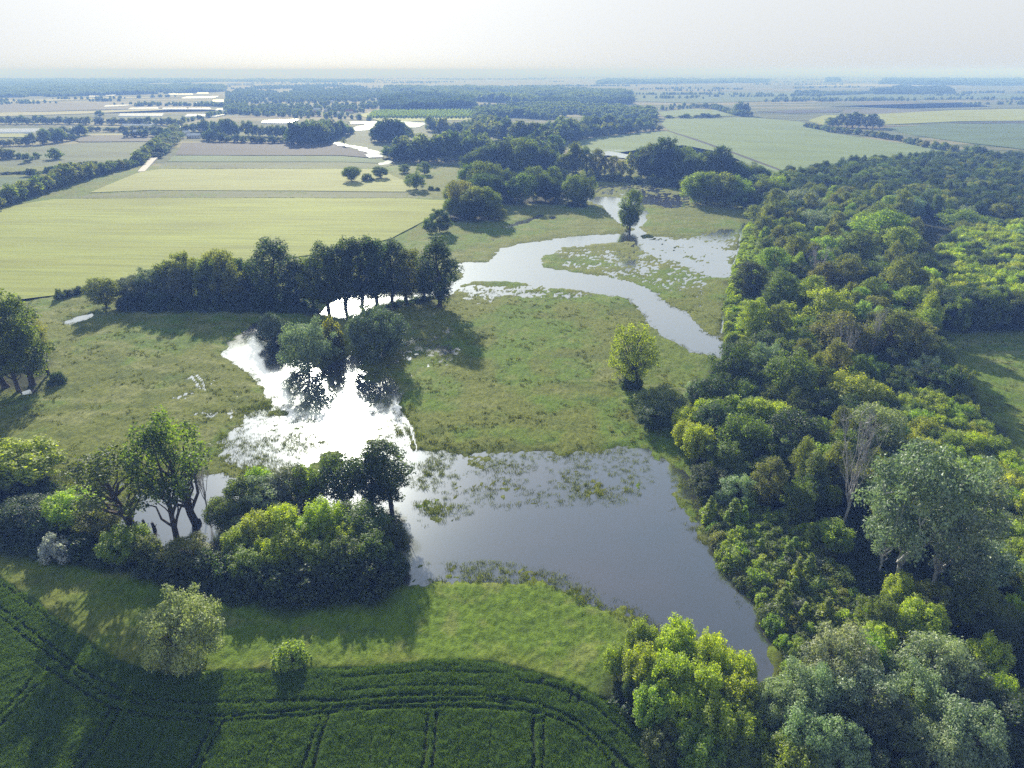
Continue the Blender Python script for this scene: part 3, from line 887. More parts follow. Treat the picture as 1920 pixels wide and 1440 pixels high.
def make_round(kind, seed, H, W, z0, n, rmin, rmax, leaves, size, mat, trunk=M_BARK, flat=0.9, egg=0.1, lump=0.12, fill=0.5, up=0.45, long=1.35, hang=0.0, tr=0.30, twigs=0.6):
    rng = np.random.default_rng(seed)
    cl = dome_clumps(rng, H, W, z0, n, rmin, rmax, flat, egg, lump)
    tw = Wood()
    spine = bend((0, 0, -0.5), (rng.normal(0, W * 0.03), rng.normal(0, W * 0.03), H * 0.72), rng, 0.02, 6)
    tw.tube(spine, tr, 0.06, 6)
    limbs_to(cl, tw, rng, spine, tr * 0.45, twigs)
    proto(kind, H, W, leaf_mesh(kind + '_crown', cl, leaves, size, rng, mat, up=up, fill=fill, long=long, hang=hang), tw.mesh(kind + '_trunk', trunk))

def make_ash(seed, H=11.0, W=9.0, leaves=13000, size=0.28):
    """Loose crown of upright leafy shoots."""
    rng = np.random.default_rng(seed)
    cl = []
    for d in fib(95, rng, 0.3):
        k = rng.uniform(0.75, 1.06)
        c = np.array([d[0] * W * 0.42 * k, d[1] * W * 0.42 * k, H * 0.50 + d[2] * H * 0.40 * k])
        if c[2] < H * 0.10:
            continue
        r = W * rng.uniform(0.060, 0.105)
        cl.append((*c, r, rng.uniform(1.4, 2.2) if d[2] > -0.1 else 1.0))
    for d in fib(14, rng, 0.3):
        cl.append((d[0] * W * 0.22, d[1] * W * 0.22, H * 0.52 + d[2] * H * 0.22, W * 0.14, 1.2))
    tw = Wood()
    spine = bend((0, 0, -0.5), (0, 0, H * 0.8), rng, 0.02, 6)
    tw.tube(spine, 0.26, 0.05, 6)
    limbs_to(cl, tw, rng, spine, 0.09, 0.5)
    proto('ash', H, W, leaf_mesh('ash_crown', cl, leaves, size, rng, M_LEAF, up=0.55, fill=0.3), tw.mesh('ash_trunk', M_BARK))

def make_white_poplar(seed, H=22.0, W=14.0, leaves=12500, size=0.34):
    rng = np.random.default_rng(seed)
    tw = Wood(); limbs = []; cl = []
    tw.tube(bend((0, 0, -0.5), (0.4, 0.3, H * 0.16), rng, 0.03, 4), 0.38, 0.32, 7)
    for k in range(6):
        a = k * 2 * math.pi / 6 + rng.normal(0, 0.3)
        rad = W * rng.uniform(0.16, 0.40)
        tip = np.array([math.cos(a) * rad, math.sin(a) * rad, H * rng.uniform(0.74, 0.95)])
        pts = bend((0.3, 0.25, H * 0.13), tip, rng, 0.03, 7, -0.09)
        lw = Wood(); lw.tube(pts, 0.26, 0.05, 6)
        for q in range(3):
            j = rng.integers(2, 6)
            tp = pts[j] + np.array([rng.normal(0, 2.0), rng.normal(0, 2.0), rng.uniform(1.5, 3.5)])
            lw.tube(bend(pts[j], tp, rng, 0.06, 4), 0.13, 0.03, 4)
            cl.append((*tp, W * rng.uniform(0.075, 0.12), 1.0))
        limbs.append(lw)
        cl.append((*tip, W * 0.12, 1.2))
        for q in range(5):
            c = tip + np.array([rng.normal(0, W * 0.12), rng.normal(0, W * 0.12), rng.normal(-1.0, H * 0.10)])
            cl.append((*c, W * rng.uniform(0.07, 0.12), 1.0))
    for d in fib(52, rng, 0.3):
        if d[2] < -0.50:
            continue
        cl.append((d[0] * W * 0.40, d[1] * W * 0.40, H * 0.55 + d[2] * H * 0.40, W * rng.uniform(0.07, 0.12), 1.0))
    proto('white_poplar', H, W, leaf_mesh('white_poplar_crown', cl, leaves, size, rng, M_SILVER, up=0.35, fill=0.35), tw.mesh('white_poplar_trunk', M_WHITE_BARK), [l.mesh('white_poplar_limb', M_WHITE_BARK) for l in limbs])

def make_bare(seed, H=20.0, W=10.0):
    rng = np.random.default_rng(seed)
    tw = Wood(); limbs = []
    tw.tube(bend((0, 0, -0.5), (0.2, 0.1, H * 0.34), rng, 0.015, 5), 0.30, 0.21, 7)
    for k in range(9):
        a = k * 2.4 + rng.normal(0, 0.3)
        rad = W * rng.uniform(0.12, 0.5)
        tip = np.array([math.cos(a) * rad, math.sin(a) * rad, H * rng.uniform(0.74, 1.0)])
        lw = Wood()
        pts = bend((0.15, 0.1, H * rng.uniform(0.22, 0.33)), tip, rng, 0.012, 7, -0.05)
        lw.tube(pts, 0.115, 0.03, 5)
        for q in range(13):
            j = rng.integers(2, 7) if q else 6
            j = min(j, 6)
            tp = pts[j] + np.array([rng.normal(0, 0.8), rng.normal(0, 0.8), rng.uniform(1.2, 4.2)])
            tp[2] = min(tp[2], H)
            lw.tube(bend(pts[j], tp, rng, 0.05, 4), 0.045, 0.018, 3)
            for s in range(2):
                lw.tube([tp * 0.5 + pts[j] * 0.5, tp * 0.5 + pts[j] * 0.5 + np.array([rng.normal(0, 0.6), rng.normal(0, 0.6), rng.uniform(0.5, 1.8)])], 0.035, 0.015, 3)
        limbs.append(lw)
    proto('bare', H, W, None, tw.mesh('bare_trunk', M_DEAD), [l.mesh('bare_limb', M_DEAD) for l in limbs])

def make_sapling(seed, H=6.0, W=2.6, leaves=1300, size=0.30):
    rng = np.random.default_rng(seed)
    cl = []
    for k in range(22):
        t = (k + 0.5) / 22
        r = W * 0.5 * (1 - t) ** 0.8
        a = k * 2.4
        cl.append((math.cos(a) * r * 0.6, math.sin(a) * r * 0.6, H * (0.08 + 0.88 * t), W * 0.19 * (1.1 - 0.6 * t), 1.4))
    tw = Wood(); tw.tube([(0, 0, -0.3), (0, 0, H * 0.9)], 0.08, 0.02, 5)
    proto('sapling', H, W, leaf_mesh('sapling_crown', cl, leaves, size, rng, M_LEAF, up=0.5, fill=0.3), tw.mesh('sapling_stem', M_BARK))

def make_shrub(kind, seed, H, W, n, leaves, size, mat=M_LEAF, shoots=0.5):
    rng = np.random.default_rng(seed)
    cl = []
    for d in fib(n * 2, rng, 0.25):
        if d[2] < -0.05:
            continue
        k = rng.uniform(0.72, 1.05)
        r = W * rng.uniform(0.08, 0.16)
        cl.append((d[0] * (W / 2 - r) * k, d[1] * (W / 2 - r) * k, max(0.25 * H * rng.random(), d[2] * (H - r) * k * 0.95), r, rng.uniform(0.9, 1.2 + shoots)))
    tw = Wood()
    for k in range(6):
        a = k * 1.05 + rng.random()
        tw.tube(bend((math.cos(a) * 0.15, math.sin(a) * 0.15, -0.3), (math.cos(a) * W * 0.22, math.sin(a) * W * 0.22, H * 0.7), rng, 0.05, 4), 0.08, 0.02, 4)
    proto(kind, H, W, leaf_mesh(kind + '_foliage', cl, leaves, size, rng, mat, up=0.5, fill=0.35), tw.mesh(kind + '_stem', M_BARK))

for s in range(4): make_poplar(100 + s)
for s in range(3): make_poplar(120 + s, 3900, 0.33, True, 22.0, 11.0)
for s in range(4): make_round('oak', 140 + s, 15.0, 13.0, 2.0, (44, 62, 34, 52)[s], (0.09, 0.07, 0.11, 0.08)[s], (0.19, 0.15, 0.22, 0.18)[s], 13500, 0.36, M_LEAF, lump=(0.16, 0.22, 0.14, 0.26)[s], egg=(0.1, 0.2, -0.1, 0.25)[s], fill=0.4)
for s in range(3): make_round('willow', 160 + s, 12.0, 12.5, 0.4, 66, 0.075, 0.15, 13500, 0.27, M_SILVER, lump=0.18, flat=0.95, egg=0.05, fill=0.4, long=1.9, hang=0.35)
for s in range(4): make_ash(180 + s)
for s in range(2): make_white_poplar(200 + s)
for s in range(2): make_bare(210 + s)
for s in range(3): make_sapling(220 + s)
for s in range(4): make_shrub('shrub', 230 + s, 4.2, 5.2, 30, 3400, 0.25)
make_shrub('silver_shrub', 240, 4.0, 5.0, 30, 3200, 0.23, M_SILVER, 0.2)
for s in range(3): make_round('far_tree', 250 + s, 13.0, 11.0, 0.8, 26, 0.11, 0.22, 1500, 0.95, M_LEAF, fill=0.5, twigs=0.2, lump=0.26, egg=0.18)
for s in range(2): make_poplar(260 + s, 1300, 1.15)
make_round('lone_tree', 270, 18.0, 15.0, 2.4, 110, 0.065, 0.11, 8200, 0.37, M_LEAF, lump=0.16, fill=0.3, tr=0.42, twigs=1.0)
PROTO['river_tree'] = PROTO['oak']; PROTO['wood_tree'] = PROTO['oak']
FARPOP = PROTO['poplar'][4:]; PROTO['poplar'] = PROTO['poplar'][:4]; PROTO['far_poplar'] = FARPOP

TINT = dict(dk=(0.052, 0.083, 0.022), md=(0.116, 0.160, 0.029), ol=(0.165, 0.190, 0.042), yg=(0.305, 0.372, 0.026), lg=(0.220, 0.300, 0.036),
            sv=(0.232, 0.310, 0.165), pl=(0.285, 0.325, 0.115), bl=(0.195, 0.265, 0.155), gr=(0.110, 0.145, 0.082), wh=(0.34, 0.40, 0.41))

NAMES = dict(lone_tree='meadow_tree', river_tree='river_tree', wood_tree='wood_tree', poplar='poplar_tree', open_poplar='open_poplar_tree', oak='broadleaf_tree', willow='willow_tree', ash='ash_tree', white_poplar='white_poplar_tree', bare='bare_tree',
             sapling='sapling', shrub='shrub', silver_shrub='silver_shrub', far_tree='field_tree', far_poplar='distant_poplar_tree')
CATS = dict(sapling='young tree', shrub='shrub', silver_shrub='shrub')
PLACED = []          # x, y, crown radius, kind, label words
CNT = {}

def plant(kind, x, y, H, W, tint, label, group=None, rz=None, variant=None, z=None, parts=True, lean=0.0):
    pr = PROTO[kind]
    k = CNT.get(kind, 0); CNT[kind] = k + 1
    p = pr[(variant if variant is not None else int(RNG.integers(0, len(pr)))) % len(pr)]
    sw, sh = W / p['W'], H / p['H']
    if z is None:
        z = land1(x, y) if 56 < y < 830 and abs(x) < 0.70 * y + 70 else -0.2
        z = max(z, -0.35)
    rz = RNG.random() * 6.283 if rz is None else rz
    col = tuple(np.clip(np.array(TINT[tint]) * RNG.uniform(0.86, 1.14) * (1 + RNG.normal(0, 0.05, 3)), 0.004, 1)) + (1.0,)
    nm = NAMES[kind]
    low = kind in ('shrub', 'silver_shrub')
    if low:
        root = bpy.data.objects.new(nm, p['crown'])
        root.color = col
    else:
        root = bpy.data.objects.new(nm, None)
        root.empty_display_size = 1.0
    root.location = (x, y, z)
    root.rotation_euler = (lean, 0, rz)
    root.scale = (sw, sw, sh)
    COL.objects.link(root)
    tag(root, label, CATS.get(kind, 'tree'), group)
    if parts or not low:
        tr = bpy.data.objects.new('stem' if low or kind == 'sapling' else 'trunk', p['trunk'])
        COL.objects.link(tr); tr.parent = root
        for lm in p['limbs']:
            lo = bpy.data.objects.new('limb', lm); COL.objects.link(lo); lo.parent = tr
    if not low and p['crown'] is not None:
        cr = bpy.data.objects.new('crown', p['crown']); COL.objects.link(cr); cr.parent = root; cr.color = col
    return root

# ------------------------------------------------------------------ single trees and shrubs, each as surveyed
ORD = 'first second third fourth fifth sixth seventh eighth ninth tenth eleventh twelfth thirteenth fourteenth fifteenth sixteenth seventeenth eighteenth nineteenth twentieth'.split()
TENS = {20: 'twenty', 30: 'thirty', 40: 'forty', 50: 'fifty', 60: 'sixty', 70: 'seventy', 80: 'eighty', 90: 'ninety'}
def ordw(n):
    n = int(n)
    if n <= 20:
        return ORD[n - 1]
    if n >= 100:
        return 'hundred-and-' + ordw(n - 100) if n > 100 else 'hundredth'
    if n % 10 == 0:
        return TENS[n][:-1] + 'ieth'
    return TENS[n - n % 10] + '-' + ORD[n % 10 - 1]

LAND = []            # landmarks: x, y, phrase
def put(kind, x, y, H, W, tint, label, lm=None, **kw):
    PLACED.append((x, y, W * 0.5, kind))
    if lm:
        LAND.append((x, y, lm))
    return plant(kind, x, y, H, W, tint, label, **kw)

def B(kind, tint, u, vb, vt, wpx, label, lm=None, **kw):
    """Foot seen at (u, vb), top at row vt, crown wpx wide."""
    x, y = at(u, vb)
    H = height_for(x, y, vt)
    return put(kind, x, y, H, wpx * depth_of(x, y, H / 2) / FPX, tint, label, lm, **kw)

def T(kind, tint, u, vt, H, wpx, label, lm=None, **kw):
    """Only the top is in view, at (u, vt); H metres tall."""
    x, y = at(u, vt, H * 0.93)
    return put(kind, x, y, H, wpx * (0.84 if kind == 'ash' else 1.0) * depth_of(x, y, H * 0.7) / FPX, tint, label, lm, **kw)

# --- barley edge and the lower thicket
B('willow', 'pl', 352, 1240, 1128, 130, 'pale grey-green round tree standing alone at the edge of the barley field', 'the lone pale tree')
B('shrub', 'lg', 545, 1244, 1212, 62, 'small bushy light green shrub alone at the barley field edge')
B('open_poplar', 'md', 250, 1000, 828, 135, 'thin crowned tree with leaning forked trunk standing in the flood water', 'the leaning flooded tree', variant=0, rz=2.2)
B('open_poplar', 'dk', 332, 1012, 800, 95, 'dark thick footed tree between the leaning tree and the tallest flooded one', None, variant=1, rz=0.6)
B('open_poplar', 'md', 370, 982, 757, 128, 'tallest tree standing in the flood water behind the thicket, straight trunk', 'the tallest flooded tree', variant=2, rz=1.0)
B('bare', 'ol', 390, 968, 838, 60, 'slim bare grey tree beside the tallest tree in the flood water')
T('ash', 'yg', 28, 842, 11.5, 145, 'bright yellow-green bushy tree at the edge of the picture above the pale blossoming shrub', 'the yellow edge tree')
T('ash', 'lg', -40, 880, 10, 120, 'light green bushy tree cut off by the picture edge beside the yellow-green one')
T('oak', 'dk', 35, 948, 6.5, 100, 'low dark tree at the picture edge below the bright yellow-green tree')
T('ash', 'yg', 130, 935, 8.5, 108, 'yellow-green bushy tree between the picture edge and the leaning flooded tree')
T('oak', 'ol', 180, 958, 7.5, 78, 'dull olive bushy tree at the foot of the leaning flooded tree')
B('silver_shrub', 'wh', 108, 1052, 1010, 52, 'whitish blossoming shrub under the thicket at the verge of the barley field')
T('ash', 'lg', 228, 1000, 7.5, 98, 'light green bushy tree in front of the leaning flooded tree')
T('ash', 'ol', 270, 1015, 6.5, 60, 'small olive bush tree right below the water between the trunks')
T('oak', 'ol', 345, 1022, 6.5, 80, 'dark olive bushy tree in front of the flooded tree trunks')
T('oak', 'md', 412, 938, 8.5, 60, 'green bushy tree beside the foot of the tallest flooded tree')
T('oak', 'md', 445, 902, 10.5, 72, 'mid green round tree at the water end of the thicket')
T('willow', 'sv', 495, 900, 10, 92, 'grey-green willow in the middle of the lower thicket', 'the grey thicket willow')
T('willow', 'gr', 540, 880, 11.5, 90, 'taller dull grey willow behind the grey-green one in the thicket')
T('ash', 'lg', 480, 880, 10, 60, 'light green tree behind the grey willow of the thicket')
T('ash', 'lg', 572, 878, 11.5, 70, 'light green pointed tree at the water side of the thicket')
T('oak', 'dk', 636, 860, 14, 92, 'dark green tall round tree next to the poplar at the thicket end', 'the dark round tree of the thicket')
T('poplar', 'dk', 724, 832, 19, 82, 'tallest dark poplar at the lake end of the thicket', 'the dark poplar at the lake')
T('poplar', 'dk', 690, 850, 17, 60, 'slightly lower dark poplar leaning on the tallest one of the thicket')
T('oak', 'md', 672, 958, 10.5, 98, 'round tree with pale tipped leaves in front of the dark poplar')
T('silver_shrub', 'sv', 438, 972, 5.5, 46, 'small silvery shrub between the flooded trunks and the yellow thicket')
for u, v, H, w, c, lab in ((448, 994, 8.0, 70, 'lg', 'first'), (486, 972, 9.6, 80, 'yg', 'second'), (526, 960, 11, 78, 'yg', 'third'), (566, 986, 9.0, 74, 'yg', 'fourth'),
                        (604, 952, 11.5, 86, 'yg', 'fifth'), (640, 994, 8.4, 66, 'yg', 'sixth')):
    T('ash', c, u, v, H, w, lab + ' bright yellow-green ash along the thicket top, counted towards the lake', group='yellow ash trees of the thicket')
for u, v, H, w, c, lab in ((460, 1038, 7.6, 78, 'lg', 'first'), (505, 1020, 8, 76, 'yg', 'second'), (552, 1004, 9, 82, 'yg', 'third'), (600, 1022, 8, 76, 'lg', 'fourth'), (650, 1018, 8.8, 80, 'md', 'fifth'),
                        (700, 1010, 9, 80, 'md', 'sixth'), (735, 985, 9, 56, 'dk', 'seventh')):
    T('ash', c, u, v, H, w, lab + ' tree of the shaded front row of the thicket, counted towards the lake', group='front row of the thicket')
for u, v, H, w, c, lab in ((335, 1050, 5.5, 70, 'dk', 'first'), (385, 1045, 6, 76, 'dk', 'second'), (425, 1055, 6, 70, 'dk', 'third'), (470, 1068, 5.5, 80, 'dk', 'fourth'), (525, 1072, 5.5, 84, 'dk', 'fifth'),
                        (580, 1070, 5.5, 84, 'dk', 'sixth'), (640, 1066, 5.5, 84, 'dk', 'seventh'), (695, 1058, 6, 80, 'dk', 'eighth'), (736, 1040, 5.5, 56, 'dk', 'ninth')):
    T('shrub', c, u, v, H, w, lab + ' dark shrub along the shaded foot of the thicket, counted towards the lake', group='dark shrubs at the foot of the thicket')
for u, v, w, lab in ((12, 985, 70, 'dark shrub at the picture edge under the yellow-green tree'), (70, 985, 60, 'dark shrub beside the whitish blossoming shrub'), (150, 1010, 66, 'dark shrub between the whitish shrub and the light green tree'),
                     (195, 1022, 60, 'dark shrub in front of the olive tree by the verge'), (290, 1050, 60, 'dark olive shrub below the water gap in the thicket')):
    T('shrub', 'dk', u, v, 4.5, w, lab)

# --- oxbow, lone trees
B('lone_tree', 'lg', 1184, 726, 610, 86, 'lone bright green tree in the middle of the meadow', 'the lone meadow tree')
B('shrub', 'dk', 1182, 727, 698, 40, 'low dark bush around the foot of the lone meadow tree')
B('willow', 'sv', 580, 690, 599, 90, 'sunlit silver willow standing in the bend of the flood', 'the flooded silver willow')
B('willow', 'gr', 710, 670, 576, 98, 'big shaded grey willow beside the silver willow in the flood', 'the shaded grey willow')
B('willow', 'gr', 516, 645, 588, 54, 'small dark bush standing in the water beside the silver willow')
B('shrub', 'ol', 625, 668, 600, 44, 'olive bush between the silver willow and the shaded grey willow')
for u, vb, vt, w, c, lab in ((12, 728, 550, 96, 'ol', 'broad poplar at the picture edge standing by the little pool'), (62, 724, 546, 92, 'md', 'broad poplar second from the picture edge by the little pool'),
                          (-45, 735, 556, 100, 'ol', 'poplar mostly cut off by the picture edge'), (92, 705, 592, 44, 'ol', 'slim lower tree on the open side of the edge poplars'), (36, 735, 625, 60, 'ol', 'leafy low tree between the trunks of the edge poplars')):
    B('poplar' if w > 80 else 'open_poplar', c, u, vb, vt, w, lab, 'the edge poplars' if u == 62 else None)
B('shrub', 'dk', 108, 721, 701, 30, 'small dark bush on the meadow beside the edge poplars')

# --- poplar row along the wheat
for u, vb, vt, w, c, lab in ((824, 576, 448, 72, 'dk', 'last poplar of the row, by the bright channel'), (796, 560, 500, 44, 'dk', 'low leaning poplar next to the last one of the row'), (762, 566, 470, 60, 'ol', 'yellowish topped poplar behind the low leaning one'),
                          (735, 568, 454, 58, 'dk', 'poplar in the tall block, third from its channel end'), (708, 574, 446, 62, 'dk', 'poplar in the tall block, fourth from its channel end'), (678, 576, 447, 62, 'dk', 'poplar in the tall block, fifth from its channel end'),
                          (648, 580, 449, 62, 'dk', 'poplar in the tall block, sixth from its channel end'), (616, 582, 452, 64, 'dk', 'poplar in the tall block, seventh from its channel end'), (512, 572, 448, 74, 'dk', 'tall single dark poplar standing out west of the tall block'),
                          (560, 574, 489, 56, 'dk', 'lower poplar in the gap west of the tall block'), (590, 576, 484, 46, 'ol', 'half hidden poplar at the west end of the tall block')):
    B('poplar', c, u, vb, vt, w, lab, 'the last poplar of the row' if u == 824 else 'the tall single dark poplar' if u == 512 else None)
for k, (u, vb, vt, w, c) in enumerate(((262, 568, 520, 56, 'gr'), (292, 566, 506, 60, 'gr'), (322, 564, 494, 66, 'md'), (352, 562, 476, 58, 'ol'), (384, 561, 489, 62, 'md'), (418, 560, 471, 58, 'ol'), (450, 560, 488, 60, 'dk'),
                                 (478, 564, 490, 56, 'dk'), (340, 570, 504, 50, 'gr'), (402, 570, 490, 60, 'md'), (440, 572, 494, 60, 'ol'))):
    B('oak' if c != 'gr' else 'willow', c, u, vb, vt, w, ordw(k + 1) + ' bushy tree counted from the low end of the row along the wheat', group='bushy half of the tree row')
for k, u in enumerate((250, 300, 350, 400, 450, 495, 545)):
    B('shrub', 'dk', u, 580, 552, 54, ordw(k + 1) + ' dark shrub under the bushy half of the tree row', group='dark shrubs under the tree row')
B('oak', 'ol', 200, 578, 523, 60, 'yellowish round bushy tree just off the low end of the tree row', 'the yellowish round tree')
B('shrub', 'gr', 114, 562, 543, 18, 'small grey shrub on the bank above the little pool')
for k, (u, v) in enumerate(((130, 556), (150, 551), (172, 546), (232, 535), (250, 530))):
    B('shrub', 'dk', u, v, v - 12, 26, ordw(k + 1) + ' low dark shrub on the ditch bank below the wheat', group='ditch bank shrubs')

# --- middle distance
B('oak', 'md', 1074, 386, 330, 40, 'round topped tree, the left-leaning one of the pair at the channel head', None)
B('oak', 'md', 1094, 383, 325, 42, 'taller round topped tree of the pair at the channel head', 'the channel head pair')
B('shrub', 'dk', 1083, 388, 372, 34, 'dark scrub under the pair of trees at the channel head')
B('poplar', 'md', 1180, 432, 358, 38, 'tall dense tree standing right in the channel water', 'the tree in the channel')
B('oak', 'md', 1176, 431, 384, 34, 'lower dense tree at the foot of the tall one in the channel water')
mid = [(884, 362, 308, 46, 'md'), (908, 368, 304, 56, 'md'), (934, 368, 309, 44, 'md'), (900, 388, 328, 50, 'dk'), (952, 378, 322, 52, 'dk'), (978, 384, 326, 50, 'md'), (1000, 376, 314, 50, 'md'), (1024, 380, 330, 44, 'dk'), (1036, 372, 314, 40, 'md'), (1042, 382, 336, 36, 'dk'), (920, 382, 330, 44, 'dk')]
for k, (u, vb, vt, w, c) in enumerate(mid):
    B('oak', c, u, vb, vt, w, ordw(k + 1) + ' dense dark round tree of the grove beside the channel head pair', group='dense grove at the channel head')
for k, (u, vb, vt, w, c) in enumerate([(866, 404, 340, 48, 'ol'), (892, 412, 352, 54, 'ol'), (916, 412, 354, 46, 'md'), (880, 416, 376, 46, 'dk'), (935, 415, 388, 26, 'ol'), (850, 390, 345, 34, 'ol'), (845, 408, 374, 26, 'md')]):
    B('oak', c, u, vb, vt, w, ordw(k + 1) + ' olive round tree of the clump at the corner of the wheat', group='olive clump at the wheat corner')
B('oak', 'dk', 824, 436, 394, 46, 'dark bushy tree at the ditch end by the wheat corner', 'the dark ditch tree')
B('shrub', 'ol', 806, 428, 408, 24, 'small olive bush at the very edge of the wheat corner')
for u, vb, vt, w, k_, lab in ((660, 341, 313, 32, 'oak', 'round dark bush tree standing in the far edge of the wheat'), (690, 340, 326, 22, 'shrub', 'low bush touching the round bush tree in the wheat'), (713, 335, 313, 28, 'oak', 'spreading bush by the pool behind the wheat'),
                           (780, 356, 323, 36, 'oak', 'dark dense bush at the corner of the pale wheat'), (796, 328, 304, 24, 'oak', 'small single tree on the green between wheat and dark grove'), (759, 325, 309, 22, 'oak', 'thin bush beside the small single tree behind the wheat'),
                           (808, 357, 350, 12, 'shrub', 'tiny bush between the dense bush and the olive clump'), (820, 358, 352, 10, 'shrub', 'tiniest bush close to the olive clump at the wheat corner')):
    B(k_, 'md', u, vb, vt, w, lab)

# --- great trees of the wood on the lake side
B('bare', 'ol', 1577, 1002, 786, 104, 'bare grey tree with fan shaped branches above the lake scrub', 'the bare fan tree', variant=0)
B('bare', 'ol', 1572, 715, 612, 50, 'thin bare grey tree in the middle of the wood', 'the thin bare tree', variant=1)
B('bare', 'ol', 1628, 690, 590, 34, 'pale bare stem beside the thin bare tree', None, variant=0)
B('bare', 'gr', 1528, 540, 470, 56, 'purplish bare twigged tree far up in the wood', 'the purplish bare tree', variant=1)
B('white_poplar', 'bl', 1682, 1100, 838, 165, 'tallest grey-leaved white poplar with pale forked limbs', 'the tallest white poplar', variant=0)
B('white_poplar', 'bl', 1752, 1108, 896, 150, 'grey-leaved white poplar on the far slope side of the tallest one', None, variant=1)
B('white_poplar', 'bl', 1650, 1075, 930, 80, 'smaller white poplar with pale stem on the lake side of the tallest one', None, variant=1)
T('willow', 'pl', 1650, 768, 15, 104, 'pale yellowish dome willow behind the bare fan tree', 'the pale dome willow')
T('oak', 'yg', 1562, 552, 19, 96, 'bright yellow-green domed tree high in the middle of the wood', 'the yellow-green domed tree')
T('oak', 'sv', 1622, 575, 17, 50, 'grey-green tree touching the yellow-green domed tree')
T('oak', 'dk', 1386, 652, 16.5, 84, 'dark tree at the wood corner where the channel meets the bank', 'the dark corner tree')
T('oak', 'md', 1490, 668, 18, 92, 'big mid green tree behind the dark corner tree', 'the big mid green tree')
T('willow', 'sv', 1440, 652, 13, 58, 'small silver willow between the dark corner tree and the big mid green one')
T('poplar', 'ol', 1682, 598, 20, 76, 'olive poplar with lit top near the pasture', 'the olive pasture poplar')
T('poplar', 'ol', 1728, 612, 16, 60, 'lower olive poplar at the pasture edge of the wood')
T('poplar', 'ol', 1640, 590, 16, 50, 'slim olive poplar beside the lit olive poplar')
T('ash', 'yg', 1606, 712, 11.5, 112, 'bright spreading yellow-green tree in the heart of the wood', 'the bright spreading tree')
T('ash', 'yg', 1648, 728, 9, 60, 'small bright tree on the pasture side of the bright spreading one')
for k, (u, v, H, w) in enumerate(((1292, 772, 8.5, 60), (1338, 756, 9.5, 74), (1384, 752, 9.5, 70), (1424, 756, 10, 66), (1462, 764, 9.5, 60))):
    T('ash', 'yg', u, v, H, w, ordw(k + 1) + ' yellow-green tree of the bright row above the lake bend', None if k else 'the bright row', group='bright row above the lake bend')
T('ash', 'yg', 1312, 806, 11.5, 64, 'yellow-green tree in front of the bright row, nearly at the lake')
T('oak', 'md', 1398, 790, 14, 88, 'mid green tree with silvery top in front of the bright row', 'the silvery topped tree')
T('oak', 'dk', 1500, 786, 14, 104, 'dark broad tree between the bright row and the bare fan tree', 'the dark broad tree')
T('ash', 'lg', 1536, 842, 11.5, 72, 'light green tree on the lake side of the bare fan tree')
T('silver_shrub', 'sv', 1508, 862, 8, 34, 'silvery bush tucked beside the light green tree by the bare fan tree')
T('oak', 'ol', 1242, 738, 8, 84, 'dull olive bush tree at the lake corner of the wood', 'the dull corner bush')
T('oak', 'dk', 1225, 770, 6.5, 56, 'dark bush overhanging the lake corner')
T('willow', 'sv', 1312, 722, 6.5, 48, 'little silver willow behind the dull corner bush')
T('oak', 'md', 1366, 842, 10, 80, 'green tree hanging over the lake under the silvery topped tree')
T('oak', 'md', 1440, 870, 9, 90, 'shaded green tree below the dark broad tree')
T('oak', 'dk', 1330, 880, 7.5, 70, 'dark tree leaning over the lake bend')
T('oak', 'md', 1480, 830, 10, 70, 'mid green tree below the dark broad tree')

for kd, c, u, v, H, w, lab in (('poplar', 'lg', 1655, 404, 25, 84, 'tallest sunlit poplar of the upper wood'), ('poplar', 'ol', 1612, 440, 23, 66, 'olive poplar on the channel side of the tallest sunlit one'), ('poplar', 'lg', 1690, 432, 22, 60, 'light green poplar beside the tallest sunlit one'),
                               ('willow', 'sv', 1500, 362, 17, 74, 'pale silvery willow high in the upper wood'), ('willow', 'sv', 1536, 400, 16, 70, 'second silvery willow below the pale one in the upper wood'), ('oak', 'ol', 1440, 385, 15, 66, 'olive tree at the field corner of the upper wood'),
                               ('poplar', 'ol', 1592, 492, 21, 52, 'slender olive poplar standing clear in the upper wood'), ('poplar', 'lg', 1452, 470, 19, 58, 'light green poplar over the vine covered scrub'), ('oak', 'lg', 1560, 450, 18, 74, 'broad light green tree in the middle of the upper wood'),
                               ('poplar', 'dk', 1418, 500, 18, 60, 'dark poplar rising from the vine covered scrub'), ('oak', 'dk', 1640, 500, 17, 76, 'dark broad tree under the tallest sunlit poplar'), ('willow', 'bl', 1700, 370, 15, 70, 'bluish willow at the back of the upper wood'),
                               ('poplar', 'md', 1480, 520, 20, 62, 'green poplar halfway up the upper wood'), ('oak', 'ol', 1725, 350, 16, 72, 'olive tree standing above the dark closed wood'), ('oak', 'lg', 1812, 400, 13, 80, 'light green tree at the edge of the shaded clearing')):
    T(kd, c, u, v, H, w, lab, 'the tallest sunlit poplar' if 'tallest sunlit poplar of' in lab else 'the olive field corner tree' if 'field corner' in lab else 'the clearing edge tree' if 'clearing' in lab else None)

